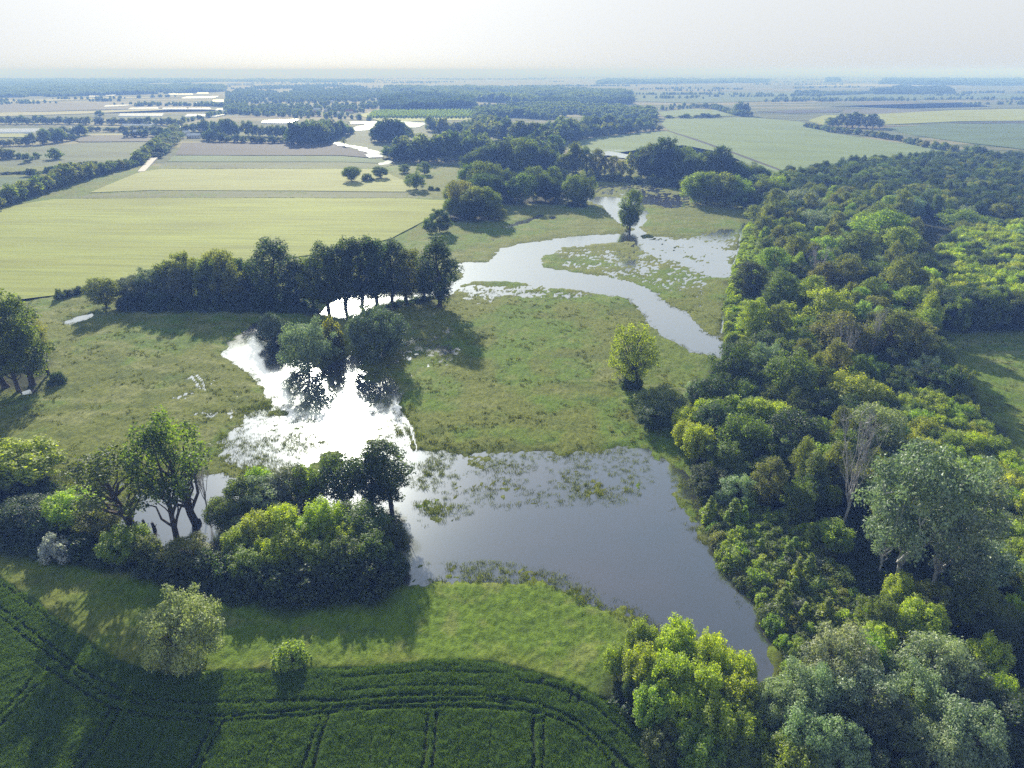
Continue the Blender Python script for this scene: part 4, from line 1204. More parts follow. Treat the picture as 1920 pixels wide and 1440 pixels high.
# --- maples and willows in front of the lake
for k, (u, v, H, w, c) in enumerate(((1205, 1176, 9, 60, 'lg'), (1275, 1176, 12, 84, 'yg'), (1336, 1204, 12, 86, 'yg'), (1388, 1240, 11, 76, 'yg'), (1158, 1222, 6.5, 52, 'lg'), (1208, 1228, 10.5, 80, 'yg'), (1262, 1242, 12.5, 96, 'yg'), (1322, 1262, 12, 92, 'yg'),
                               (1388, 1284, 10.5, 86, 'yg'), (1230, 1300, 9, 84, 'lg'), (1290, 1310, 10, 92, 'yg'), (1352, 1330, 10, 100, 'yg'), (1400, 1352, 9, 80, 'lg'), (1190, 1272, 6, 50, 'md'), (1320, 1380, 8, 100, 'lg'), (1250, 1370, 7, 84, 'md'), (1390, 1408, 7, 90, 'md'))):
    T('ash', c, u, v, H, w, ordw(k + 1) + ' tree of the bright maple clump, counted from its lake tip', 'the bright maple clump' if k == 6 else None, group='bright maple clump')
T('shrub', 'dk', 1200, 1318, 4, 60, 'dark shrub at the barley corner under the bright maple clump')
T('shrub', 'dk', 1270, 1400, 4, 76, 'dark shrub deep under the bright maple clump near the picture foot')
for u, v, H, w, c, kd, lab in ((1588, 1202, 15, 118, 'sv', 'willow', 'tallest silver willow at the tip of the lake'), (1505, 1268, 12.5, 104, 'sv', 'willow', 'silver willow between the bright maples and the tallest willow'), (1462, 1296, 11, 76, 'sv', 'willow', 'pale grey willow pressed against the bright maples'),
                            (1545, 1262, 13, 80, 'bl', 'willow', 'bluish willow in front of the tallest silver willow'), (1625, 1268, 13, 104, 'bl', 'white_poplar', 'bluish poplar on the slope side of the tallest silver willow'), (1660, 1318, 12, 110, 'gr', 'oak', 'shaded grey-green tree below the tallest silver willow'),
                            (1520, 1352, 11.5, 100, 'sv', 'willow', 'silver willow at the picture foot below the pale grey willow'), (1590, 1370, 10.5, 90, 'sv', 'willow', 'second silver willow at the picture foot'), (1768, 1206, 14, 118, 'sv', 'willow', 'broad soft silver willow apart on the slope side'),
                            (1730, 1268, 12, 90, 'sv', 'willow', 'lower silver willow in front of the broad soft one'), (1822, 1262, 11, 80, 'gr', 'willow', 'shaded willow behind the broad soft silver one'), (1826, 1338, 12.5, 120, 'sv', 'willow', 'rounded silver willow near the lower picture corner'),
                            (1760, 1372, 10, 100, 'sv', 'willow', 'low silver willow beside the rounded one near the corner'), (1486, 1410, 9, 110, 'lg', 'ash', 'pale green tree cut off by the picture foot under the silver willows'), (1690, 1390, 9, 110, 'dk', 'oak', 'dark shaded tree at the picture foot between the willow clumps'),
                            (1736, 1142, 9.5, 92, 'yg', 'ash', 'small bright yellow-green tree below the white poplars'), (1692, 1088, 9, 60, 'yg', 'ash', 'slim yellow-green tree at the foot of the tallest white poplar'), (1740, 1310, 8, 70, 'yg', 'ash', 'yellow-green tree squeezed between the silver willow clumps'),
                            (1862, 1210, 9, 80, 'yg', 'ash', 'yellow-green tree behind the broad soft silver willow'), (1880, 1280, 9, 76, 'yg', 'ash', 'yellow-green tree near the lower corner beside the rounded willow'), (1850, 1120, 10, 100, 'md', 'oak', 'shaded green tree on the slope beyond the small bright tree'),
                            (1900, 1180, 10, 110, 'dk', 'oak', 'dark tree at the picture edge beyond the broad soft willow'), (1830, 1020, 13, 130, 'bl', 'white_poplar', 'dim bluish poplar at the picture side of the white poplars')):
    T(kd, c, u, v, H, w, lab, 'the ' + lab if 'tallest silver' in lab or 'broad soft silver willow apart' in lab else None)
LAND = [(a, b, {'the tallest silver willow at the tip of the lake': 'the tallest silver willow', 'the broad soft silver willow apart on the slope side': 'the broad soft willow'}.get(c, c)) for a, b, c in LAND]

# ------------------------------------------------------------------ filling the woods, tree by tree
WORDS = dict(dk='dark green', md='mid-green', ol='olive', yg='yellow-green', lg='light green', sv='silvery', pl='pale', bl='bluish', gr='grey-green', wh='whitish')
NOUN = dict(poplar='poplar', oak='round tree', ash='bushy tree', willow='willow', white_poplar='pale poplar', shrub='shrub', silver_shrub='shrub', sapling='spire sapling', open_poplar='thin tree', far_tree='round tree', far_poplar='poplar', river_tree='round tree', wood_tree='round tree')
QUEUE = []
CELLS = {}
def note(x, y, r):
    CELLS.setdefault((int(x // 12), int(y // 12)), []).append((x, y, r))
for x_, y_, r_, k_ in PLACED:
    note(x_, y_, r_)
def free(x, y, r):
    i, j = int(x // 12), int(y // 12)
    for a in (i - 1, i, i + 1):
        for b in (j - 1, j, j + 1):
            for px, py, pr in CELLS.get((a, b), ()):
                if (px - x) ** 2 + (py - y) ** 2 < (r + pr) ** 2:
                    return False
    return True

def fill(poly, space, mix, seed, group, tight=0.52, tries=26, edge=None):
    """Random woodland: mix = [(weight, kind, tint, H lo, H hi, W/H)]."""
    rng = np.random.default_rng(seed)
    xs = [p[0] for p in poly]; ys = [p[1] for p in poly]
    area = (max(xs) - min(xs)) * (max(ys) - min(ys))
    n = int(tries * area / space ** 2)
    X = rng.uniform(min(xs), max(xs), n); Y = rng.uniform(min(ys), max(ys), n)
    ok = inside(X, Y, poly)
    w = np.array([m[0] for m in mix], float); w /= w.sum()
    pick = rng.choice(len(mix), n, p=w)
    hh = rng.random(n)
    clump = fbm(X, Y, space * 4.5, 3, seed)
    for x, y, m, t, c in zip(X[ok], Y[ok], pick[ok], hh[ok], clump[ok]):
        _, kind, tint, lo, hi, asp = mix[m]
        H = lo + (hi - lo) * np.clip(t ** 1.7 * 0.75 + 0.35 * (c * 0.7 + 0.5), 0, 1.15)
        W = H * asp * rng.uniform(0.78, 1.28)
        r = max(space * 0.5, W * 0.5) * tight * 2 * 0.5
        if abs(x) < 0.76 * (y * CP + 41) + 4 and free(x, y, r):
            note(x, y, r)
            QUEUE.append((x, y, H, W, kind, tint, group))

FILL_WOOD = P([(1285, 800), (1330, 760), (1368, 700), (1412, 665), (1480, 645), (1450, 560), (1424, 470), (1430, 408), (1560, 372), (1690, 430), (1745, 560), (1748, 640), (1786, 740), (1850, 850), (1920, 905), (1980, 1000), (2000, 1480),
               (1480, 1480), (1480, 1290), (1650, 1190), (1570, 1050), (1430, 955), (1330, 945), (1285, 880), (1262, 850)])
fill(P([(1740, 760), (1800, 780), (1870, 880), (1990, 960), (2000, 1240), (1880, 1200), (1830, 1060), (1760, 960), (1690, 860), (1660, 780)]), 5.5,
     [(3, 'ash', 'yg', 6, 9.5, 0.85), (3, 'ash', 'lg', 6, 9, 0.85), (2, 'oak', 'md', 5, 8, 0.95), (1, 'shrub', 'dk', 3, 5, 1.2), (0.5, 'willow', 'sv', 5, 7, 1.0)], 301, 'bushy slope above the pasture')
fill(P([(1395, 640), (1470, 640), (1450, 560), (1424, 470), (1430, 408), (1560, 372), (1700, 420), (1745, 560), (1748, 640), (1600, 690), (1420, 665)]), 8.2,
     [(1.6, 'poplar', 'ol', 14, 24, 0.55), (3, 'oak', 'md', 9, 21, 0.85), (2, 'oak', 'dk', 9, 19, 0.88), (1.2, 'oak', 'ol', 10, 20, 0.85), (0.9, 'ash', 'yg', 7, 13, 0.9), (1.5, 'willow', 'sv', 8, 15, 1.0), (0.8, 'poplar', 'lg', 12, 20, 0.6), (1.2, 'oak', 'lg', 8, 16, 0.9)], 302, 'upper wood beside the channel', tight=0.74)
fill(FILL_WOOD, 7.0,
     [(3, 'oak', 'md', 8, 13, 0.85), (3, 'oak', 'dk', 8, 13, 0.9), (2, 'ash', 'lg', 6, 10, 0.85), (1.3, 'ash', 'yg', 5, 9, 0.85), (1, 'willow', 'sv', 6, 10, 1.0), (1, 'poplar', 'ol', 13, 17, 0.42)], 303, 'wood beside the lake', tight=0.68)
fill(P([(1318, 962), (1352, 1034), (1404, 1112), (1454, 1188), (1476, 1240), (1478, 1272), (1560, 1250), (1640, 1200), (1600, 1120), (1540, 1040), (1470, 985), (1400, 950)]), 3.3,
     [(4, 'shrub', 'lg', 1.8, 4.4, 1.2), (0.5, 'sapling', 'lg', 4, 8, 0.46), (4, 'shrub', 'md', 1.8, 4.2, 1.25), (1.5, 'shrub', 'ol', 1.8, 3.8, 1.25), (0.8, 'silver_shrub', 'gr', 2, 3.4, 1.2)], 304, 'scrub along the lake bank', tight=0.42, tries=40)
fill(P([(1366, 645), (1366, 580), (1374, 530), (1386, 490), (1402, 430), (1428, 400), (1442, 480), (1452, 560), (1494, 605), (1486, 645), (1420, 655)]), 4.2,
     [(5, 'shrub', 'lg', 3.0, 5.0, 1.1), (2, 'shrub', 'yg', 3, 4.6, 1.1), (2, 'shrub', 'md', 3, 5, 1.1)], 305, 'vine covered scrub by the wheel tracks', tight=0.42, tries=40)
fill(P([(1745, 600), (1960, 600), (2020, 622), (1748, 622)]), 8.0, [(3, 'oak', 'dk', 13, 17, 0.72), (1, 'oak', 'md', 13, 17, 0.7)], 306, 'tall dark hedge beyond the pasture')
fill(P([(1735, 560), (1745, 500), (1790, 455), (1900, 440), (2050, 500), (2050, 600), (1750, 598)]), 7.5, [(5, 'ash', 'yg', 7, 11, 0.85), (2, 'ash', 'lg', 7, 10, 0.85), (2, 'oak', 'dk', 8, 12, 0.9), (1.5, 'willow', 'sv', 7, 10, 1.0)], 307, 'bright thicket behind the tall dark hedge')
fill(P([(1405, 392), (1420, 372), (1480, 342), (1600, 322), (1750, 306), (2000, 312), (2050, 400), (1960, 432), (1820, 420), (1700, 412), (1560, 372), (1430, 404)]), 12.0,
     [(6, 'wood_tree', 'dk', 12, 17, 0.85), (2, 'wood_tree', 'md', 12, 17, 0.85), (1, 'wood_tree', 'ol', 10, 15, 0.85), (0.7, 'willow', 'sv', 10, 14, 1.0), (1, 'poplar', 'dk', 15, 19, 0.45)], 308, 'dark closed wood below the pale green field', tight=0.66)
fill(P([(1790, 470), (1800, 440), (1900, 432), (1960, 440), (1960, 470)]), 9.0, [(3, 'oak', 'ol', 8, 11, 0.9), (1, 'oak', 'lg', 7, 10, 0.9)], 309, 'olive clump by the hidden pool')

# up to 300 of a kind, the largest in view, stand as single trees; the rest is one mass per kind
LIMIT = 290
from collections import Counter
have = Counter(NAMES[k] for _, _, _, k in PLACED)
QUEUE.sort(key=lambda q: -(q[2] * q[3] / depth_of(q[0], q[1]) ** 2))
KEEP, REST = [], {}
for q in QUEUE:
    nm = NAMES[q[4]]
    if have[nm] < LIMIT:
        have[nm] += 1
        KEEP.append(q)
    else:
        REST.setdefault(q[4], []).append(q)
# each filled tree is told apart by the landmark it stands nearest to
lx = np.array([(a, b) for a, b, _ in LAND])
per = {}
for q in KEEP:
    dd = np.hypot(lx[:, 0] - q[0], lx[:, 1] - q[1])
    k = int(dd.argmin())
    side = 'near' if q[1] < lx[k, 1] else 'far'
    kd = 'shrub' if q[4] == 'silver_shrub' else q[4]
    per.setdefault((k, side, NOUN[kd], q[5]), []).append((dd[k], q))
for (k, side, noun, tint), lst in per.items():
    lst.sort(key=lambda e: e[0])
    for n, (dk_, q) in enumerate(lst):
        x, y, H, W, kind, tint, group = q
        lab = f"{ordw(n + 1)} {WORDS[tint]} {noun} out from {LAND[k][2]}, {side} side"
        plant(kind, x, y, H, W, tint, lab, group, parts=(kind not in ('shrub', 'silver_shrub')))

# ------------------------------------------------------------------ hedges and far tree rows
MASSROW = []
def row(line, step, kinds, where, group, seed=0, gap=0.0, jitter=1.5, asp=0.85, wide=1.0, mass=False):
    """Trees along a line surveyed as (u, foot row, top row)."""
    rng = np.random.default_rng(900 + seed)
    pts = [(*at(u, vb), height_for(*at(u, vb), vt)) for u, vb, vt in line]
    n = 0
    carry = 0.0
    for (x0, y0, h0), (x1, y1, h1) in zip(pts[:-1], pts[1:]):
        L = math.hypot(x1 - x0, y1 - y0)
        s = carry
        while s < L:
            t = s / L
            H = (h0 + (h1 - h0) * t) * rng.uniform(0.72, 1.08)
            kind, tint = kinds[int(rng.integers(0, len(kinds)))]
            s += step * rng.uniform(0.8, 1.25)
            if rng.random() < gap:
                continue
            n += 1
            x = x0 + (x1 - x0) * t + rng.normal(0, jitter); y = y0 + (y1 - y0) * t + rng.normal(0, jitter)
            lab = f"{ordw(n)} {WORDS[tint]} {'tree' if H > 5 else 'bush'} {where}"
            W = max(H * asp, step * 1.15) * wide * rng.uniform(0.85, 1.2)
            if mass:
                MASSROW.append((x, y, H, W))
            else:
                plant(kind, x, y, H, W, tint, lab, group, parts=False)
        carry = s - L
FT = [('far_tree', 'md'), ('far_tree', 'dk'), ('far_tree', 'ol')]
row([(-70, 418, 380), (0, 391, 356), (66, 367, 336), (130, 345, 310), (200, 326, 304), (256, 312, 298)], 7.5, [('far_tree', 'ol'), ('far_tree', 'md'), ('far_tree', 'ol')], 'from the picture edge in the hedge bordering the wheat', 'hedge bordering the wheat', 1)
row([(-70, 410, 380), (0, 384, 356), (66, 362, 338), (130, 341, 312), (200, 322, 303), (256, 308, 294)], 10, [('far_tree', 'md'), ('far_tree', 'lg')], 'from the picture edge in the back rank of the wheat hedge', 'back rank of the wheat hedge', 2, mass=True)
row([(258, 309, 284), (272, 297, 276), (290, 281, 262), (306, 264, 248), (320, 252, 237), (330, 240, 230)], 9, FT, 'along the near road row, counted away from the wheat', 'road trees on the pasture side', 3, asp=0.9)
row([(286, 300, 288), (304, 287, 272), (324, 265, 252), (340, 248, 238)], 16, FT, 'in the gappy road row by the ploughed field', 'road trees on the ploughed side', 4, gap=0.25)
row([(56, 331, 318), (96, 330, 314), (130, 323, 304), (175, 314, 303), (245, 307, 299)], 9, FT, 'from the picture edge in the second hedge behind the wheat hedge', 'second hedge', 5)
row([(-40, 328, 322), (10, 327, 322), (70, 326, 321), (100, 325, 321)], 9, [('far_tree', 'dk')], 'of the small dotted bushes on the green field corner', 'dotted bushes', 6)
for u, vb, vt, w, lab in ((105, 299, 277, 26, 'biggest round tree alone in the grey green pasture'), (53, 305, 287, 18, 'round tree with a long shadow in the grey green pasture'), (70, 298, 285, 12, 'slender small tree in the grey green pasture'), (4, 298, 276, 34, 'wide dark tree at the picture edge in the pasture'),
                       (22, 298, 279, 22, 'dark round tree next to the one at the pasture edge'), (38, 298, 286, 16, 'small bush closing the dark pasture group'), (187, 219, 207, 16, 'single round tree on the pale stubble strip')):
    B('far_tree', 'md', u, vb, vt, w, lab)
row([(-60, 276, 262), (0, 274, 262), (40, 272, 256), (80, 270, 244), (112, 266, 240), (138, 262, 250)], 11, FT, 'from the picture edge in the dark belt by the largest tunnels', 'dark belt by the largest tunnels', 7)
row([(85, 258, 240), (120, 254, 238), (150, 254, 234), (172, 252, 238)], 13, FT, 'in the second rank of the belt by the tunnels', 'second rank of the belt', 8, mass=True)
row([(-60, 233, 218), (0, 232, 217), (110, 232, 216), (200, 233, 217), (300, 234, 219), (340, 236, 222)], 13, FT, 'from the picture edge in the long level hedge below the stubble', 'long level hedge', 9, mass=True)
row([(160, 246, 236), (220, 246, 236), (300, 246, 234)], 13, FT, 'in the low hedge behind the small straw field', 'low hedge behind the straw field', 10, mass=True)
row([(236, 258, 242), (270, 257, 240), (312, 255, 238)], 11, [('far_tree', 'dk'), ('far_tree', 'md')], 'of the dark hedge reaching the road from the pasture', 'dark hedge reaching the road', 11)
row([(345, 246, 236), (380, 246, 224), (410, 252, 226), (440, 254, 222), (480, 254, 228), (520, 256, 234), (545, 258, 232)], 11, FT + [('far_poplar', 'dk')], 'of the tall back rank behind the farmhouse', 'farm trees, back rank', 12, asp=0.7, mass=True)
row([(385, 262, 246), (400, 264, 240), (425, 266, 252), (455, 267, 252), (490, 268, 256), (520, 268, 254), (545, 268, 254)], 12, FT, 'of the rounded front rank beside the farmhouse', 'farm trees, front rank', 13)
row([(548, 269, 236), (566, 270, 220), (582, 270, 220), (600, 268, 226), (614, 262, 226), (640, 254, 226), (660, 250, 238)], 9, [('far_tree', 'dk'), ('far_tree', 'md')], 'of the big dark farm grove, counted from the farmhouse', 'big dark farm grove', 14)
row([(552, 262, 238), (575, 262, 222), (600, 260, 226), (625, 252, 226)], 11, [('far_tree', 'dk')], 'in the back of the big dark farm grove', 'big dark farm grove, back', 15, mass=True)
row([(704, 265, 232), (714, 266, 220), (730, 267, 219), (746, 266, 220), (752, 264, 228)], 8, [('far_tree', 'dk')], 'of the square dark block by the far flood', 'square dark block', 16)
row([(754, 262, 236), (768, 262, 236), (775, 262, 244)], 12, FT, 'of the thin fringe beside the square dark block', 'fringe of the square block', 17, mass=True)
row([(728, 296, 268), (745, 300, 262), (765, 302, 258), (790, 302, 252), (815, 301, 248), (850, 300, 247), (885, 298, 247), (912, 296, 252)], 9, [('far_tree', 'dk'), ('far_tree', 'md')], 'of the dark wall of trees behind the single field tree', 'dark wall of river trees', 18)
row([(745, 292, 260), (790, 292, 252), (850, 290, 246), (905, 286, 248)], 12, [('far_tree', 'dk'), ('far_tree', 'md')], 'in the back of the dark wall of river trees', 'dark wall of river trees, back', 19, mass=True)
row([(872, 322, 290), (890, 324, 283), (912, 326, 276), (940, 328, 266), (968, 330, 263), (995, 330, 268), (1020, 328, 276), (1045, 326, 282)], 8.5, [('river_tree', 'dk'), ('river_tree', 'md')], 'of the long dark wood behind the channel grove', 'long dark wood behind the grove', 20)
row([(885, 312, 280), (920, 314, 270), (960, 314, 260), (1000, 314, 264), (1040, 312, 272)], 11, [('river_tree', 'md'), ('river_tree', 'ol')], 'in the back of the long dark wood behind the grove', 'long dark wood, back', 21, mass=True)
row([(1050, 330, 284), (1072, 328, 272), (1090, 330, 268), (1112, 331, 274), (1140, 332, 284), (1165, 333, 294), (1190, 334, 284), (1215, 336, 280)], 9, [('poplar', 'ol'), ('poplar', 'md'), ('far_poplar', 'ol')], 'of the feathery river row, counted from the long dark wood', 'feathery river row', 22, asp=0.5)
row([(1060, 338, 320), (1120, 340, 322), (1180, 342, 326), (1240, 348, 330), (1300, 358, 340), (1350, 372, 356), (1400, 388, 370)], 7, [('far_tree', 'dk'), ('far_tree', 'ol')], 'of the low scrub line beyond the channel head meadow', 'low scrub line', 23, mass=True)
row([(1212, 332, 284), (1228, 338, 266), (1248, 340, 263), (1268, 342, 264), (1285, 344, 284)], 9, [('river_tree', 'dk'), ('river_tree', 'md')], 'of the high dome shaped grove by the pale green field', 'high dome grove', 24)
row([(1215, 326, 290), (1240, 330, 270), (1262, 332, 272)], 12, [('river_tree', 'dk')], 'in the back of the high dome shaped grove', 'high dome grove, back', 25, mass=True)
row([(1290, 350, 290), (1308, 350, 277), (1330, 352, 276), (1355, 352, 282), (1378, 354, 292), (1405, 352, 304), (1425, 350, 312)], 9.5, [('river_tree', 'dk'), ('river_tree', 'md')], 'of the second dome grove, counted from the high one', 'second dome grove', 26)
row([(1305, 382, 326), (1325, 384, 326), (1350, 386, 328), (1378, 388, 334), (1404, 390, 338), (1432, 388, 334), (1455, 380, 330)], 9, [('river_tree', 'ol'), ('river_tree', 'lg'), ('river_tree', 'md')], 'of the sunlit olive trees closing the far meadow', 'sunlit olive trees closing the meadow', 27)
row([(1300, 372, 330), (1340, 372, 334), (1380, 372, 336), (1430, 370, 330), (1470, 362, 322)], 11, [('river_tree', 'dk'), ('river_tree', 'md')], 'of the shaded trees behind the sunlit olive ones', 'shaded trees behind the olive ones', 28, mass=True)
row([(1553, 236, 216), (1570, 238, 214), (1590, 238, 208), (1608, 239, 209), (1625, 240, 211), (1640, 240, 216), (1650, 240, 222)], 13, [('far_poplar', 'dk'), ('far_poplar', 'md')], 'of the tall clump among the bright fields', 'tall clump among the fields', 29, asp=0.75, wide=1.0)
row([(1512, 239, 229), (1560, 247, 236), (1620, 253, 241), (1655, 259, 247), (1692, 264, 253)], 9, FT, 'of the unbroken hedge below the tall clump', 'unbroken hedge below the clump', 30)
row([(1700, 268, 258), (1722, 274, 258), (1760, 281, 264), (1812, 288, 268)], 10, FT, 'of the gappy middle hedge by the deep green field', 'middle hedge', 31, gap=0.15)
row([(1826, 294, 272), (1870, 299, 280), (1920, 305, 286), (1990, 314, 294)], 9, FT, 'of the last hedge running out at the picture side', 'last hedge', 32)
row([(1253, 222, 213), (1290, 222, 213), (1350, 221, 212)], 14, [('far_poplar', 'ol'), ('far_poplar', 'md')], 'of the young tree line on the small pale field', 'young tree line', 33, gap=0.2, asp=0.6, mass=True)
row([(1300, 201, 192), (1340, 204, 194), (1372, 213, 204), (1390, 218, 205), (1412, 219, 210)], 16, FT, 'of the slanting hedge towards the dark ploughed strip', 'slanting hedge', 34, mass=True)
B('far_tree', 'dk', 1386, 216, 190, 22, 'big dark tree standing out of the slanting hedge')
B('far_tree', 'dk', 1397, 217, 193, 16, 'second big dark tree in the slanting hedge')
row([(1235, 244, 232), (1200, 246, 222), (1160, 252, 230), (1120, 256, 232), (1080, 262, 228), (1050, 268, 228)], 11, [('far_tree', 'dk'), ('far_tree', 'md'), ('far_tree', 'ol')], 'of the dark tongue of wood along the pale green field', 'dark tongue of wood', 35)
row([(1225, 236, 220), (1180, 240, 218), (1130, 246, 214), (1080, 252, 222), (1040, 258, 220)], 13, [('far_tree', 'dk'), ('far_tree', 'ol')], 'in the back of the dark tongue of wood', 'dark tongue of wood, back', 36, mass=True)
row([(1000, 290, 244), (1020, 288, 234), (1040, 300, 256), (1012, 276, 228), (985, 280, 232), (965, 274, 226)], 11, [('far_tree', 'dk'), ('far_poplar', 'md')], 'of the high trees between the long wood and the tongue', 'high trees before the tongue', 37)
row([(810, 246, 218), (840, 250, 224), (870, 246, 226), (900, 262, 232), (930, 262, 226), (955, 262, 222), (920, 246, 218), (890, 238, 216)], 13, FT, 'of the loose river wood below the plantation', 'loose river wood', 38, mass=True)
B('open_poplar', 'ol', 646, 274, 257, 12, 'small wispy tree beside the far bright flood water', parts=False)

# ------------------------------------------------------------------ far woods that read as one mass: scattered crowns, one object each
def scatter(name, X, Y, Z, scale, proto_mesh, label, cat, color, rng, zs=None):
    me = bpy.data.meshes.new(name)
    n = len(X)
    me.vertices.add(n)
    me.vertices.foreach_set('co', np.c_[X, Y, Z].astype(np.float32).ravel())
    a = me.attributes.new('size', 'FLOAT_VECTOR', 'POINT')
    zs = scale if zs is None else zs
    a.data.foreach_set('vector', np.c_[scale, scale, zs].astype(np.float32).ravel())
    a = me.attributes.new('turn', 'FLOAT_VECTOR', 'POINT')
    a.data.foreach_set('vector', np.c_[rng.normal(0, 0.08, n), rng.normal(0, 0.08, n), rng.uniform(0, 6.28, n)].astype(np.float32).ravel())
    many = isinstance(proto_mesh, list)
    srcs = [bpy.data.objects.new(name + '_sprig', m_) for m_ in (proto_mesh if many else [proto_mesh])]
    ng = bpy.data.node_groups.new(name + '_scatter', 'GeometryNodeTree')
    ng.interface.new_socket('Geometry', in_out='INPUT', socket_type='NodeSocketGeometry')
    ng.interface.new_socket('Geometry', in_out='OUTPUT', socket_type='NodeSocketGeometry')
    gi, go = ng.nodes.new('NodeGroupInput'), ng.nodes.new('NodeGroupOutput')
    ip = ng.nodes.new('GeometryNodeInstanceOnPoints')
    if many:
        cc = bpy.data.collections.new(name + '_sprigs')
        for s_ in srcs:
            cc.objects.link(s_)
        oi = ng.nodes.new('GeometryNodeCollectionInfo'); oi.inputs['Collection'].default_value = cc
        oi.inputs['Separate Children'].default_value = True; oi.inputs['Reset Children'].default_value = True
        ip.inputs['Pick Instance'].default_value = True
    else:
        oi = ng.nodes.new('GeometryNodeObjectInfo'); oi.inputs['Object'].default_value = srcs[0]; oi.inputs['As Instance'].default_value = True
    a1 = ng.nodes.new('GeometryNodeInputNamedAttribute'); a1.data_type = 'FLOAT_VECTOR'; a1.inputs['Name'].default_value = 'size'
    a2 = ng.nodes.new('GeometryNodeInputNamedAttribute'); a2.data_type = 'FLOAT_VECTOR'; a2.inputs['Name'].default_value = 'turn'
    er = ng.nodes.new('FunctionNodeEulerToRotation')
    ng.links.new(gi.outputs[0], ip.inputs['Points']); ng.links.new(oi.outputs['Instances' if many else 'Geometry'], ip.inputs['Instance'])
    ng.links.new(a1.outputs['Attribute'], ip.inputs['Scale'])
    ng.links.new(a2.outputs['Attribute'], er.inputs[0]); ng.links.new(er.outputs[0], ip.inputs['Rotation'])
    ng.links.new(ip.outputs[0], go.inputs[0])
    o = link(name, me)
    o.color = tuple(color) + (1,)
    md = o.modifiers.new('scatter', 'NODES'); md.node_group = ng
    tag(o, label, cat, kind='stuff')
    return o

def poly_points(poly, space, rng, jitter=0.5):
    xs = [p[0] for p in poly]; ys = [p[1] for p in poly]
    gx_ = np.arange(min(xs), max(xs), space); gy_ = np.arange(min(ys), max(ys), space)
    X, Y = np.meshgrid(gx_, gy_)
    X = X.ravel() + rng.uniform(-jitter, jitter, X.size) * space; Y = Y.ravel() + rng.uniform(-jitter, jitter, Y.size) * space
    ok = inside(X, Y, poly)
    return X[ok], Y[ok]

def wood_mesh(seed, n=420, size=2.0):
    rng = np.random.default_rng(seed)
    return leaf_mesh('wood_crown', dome_clumps(rng, 13, 12, 0.5, 14, 0.18, 0.28), n, size, rng, M_LEAF, fill=0.75)
FARM = [wood_mesh(700), wood_mesh(701)]
def recol(kind, tints, nm):
    m = leaf_mat(nm, mixed=[TINT[t_] for t_ in tints])
    out = []
    for pr in PROTO[kind]:
        c = pr['crown'].copy(); c.materials.clear(); c.materials.append(m); out.append((c, pr['H'], pr['W']))
    return out
def mass_of(name, items, kind, tints, label, cat):
    pr = recol(kind, tints, name + '_leaves')
    X, Y = np.array([q[0] for q in items]), np.array([q[1] for q in items])
    sw = np.array([q[3] for q in items]) / pr[0][2]; sh = np.array([q[2] for q in items]) / pr[0][1]
    scatter(name, X, Y, np.array([max(land1(a, b), -0.3) if 56 < b < 830 and abs(a) < 0.70 * b + 70 else -0.3 for a, b in zip(X, Y)]), sw, [c for c, _, _ in pr], label, cat, TINT['md'], np.random.default_rng(len(items)), sh)
REST_LABEL = dict(wood_tree=('closed_wood_crowns', 'dark crowns of the closed wood behind its front trees', 'wood'), oak=('woodland_crowns', 'farther dark round crowns closing the wood, merging into one canopy', 'wood'), ash=('thicket_crowns', 'farther yellow-green bushy crowns merging into one thicket', 'thicket'),
                  shrub=('bank_scrub', 'small scrub filling the lake bank between the larger shrubs', 'scrub'), poplar=('poplar_crowns', 'farther poplar crowns merging with the upper wood', 'wood'), willow=('willow_crowns', 'farther small willows merging with the wood', 'wood'),
                  sapling=('spire_saplings', 'small spire saplings lost in the bank scrub', 'saplings'))
for kd, items in REST.items():
    nm, lab, cat = REST_LABEL[kd]
    tn = sorted(set(q[5] for q in items for _ in range(1)))
    bag = [q[5] for q in items]
    tn = [t_ for t_ in tn for _ in range(max(1, round(8 * bag.count(t_) / len(bag))))]
    mass_of(nm, items, kd, tn, lab, cat)
mass_of('distant_tree_belts', MASSROW, 'far_tree', ['dk', 'md', 'ol', 'md'], 'back ranks of the distant tree belts, hazy and merging', 'tree belts')
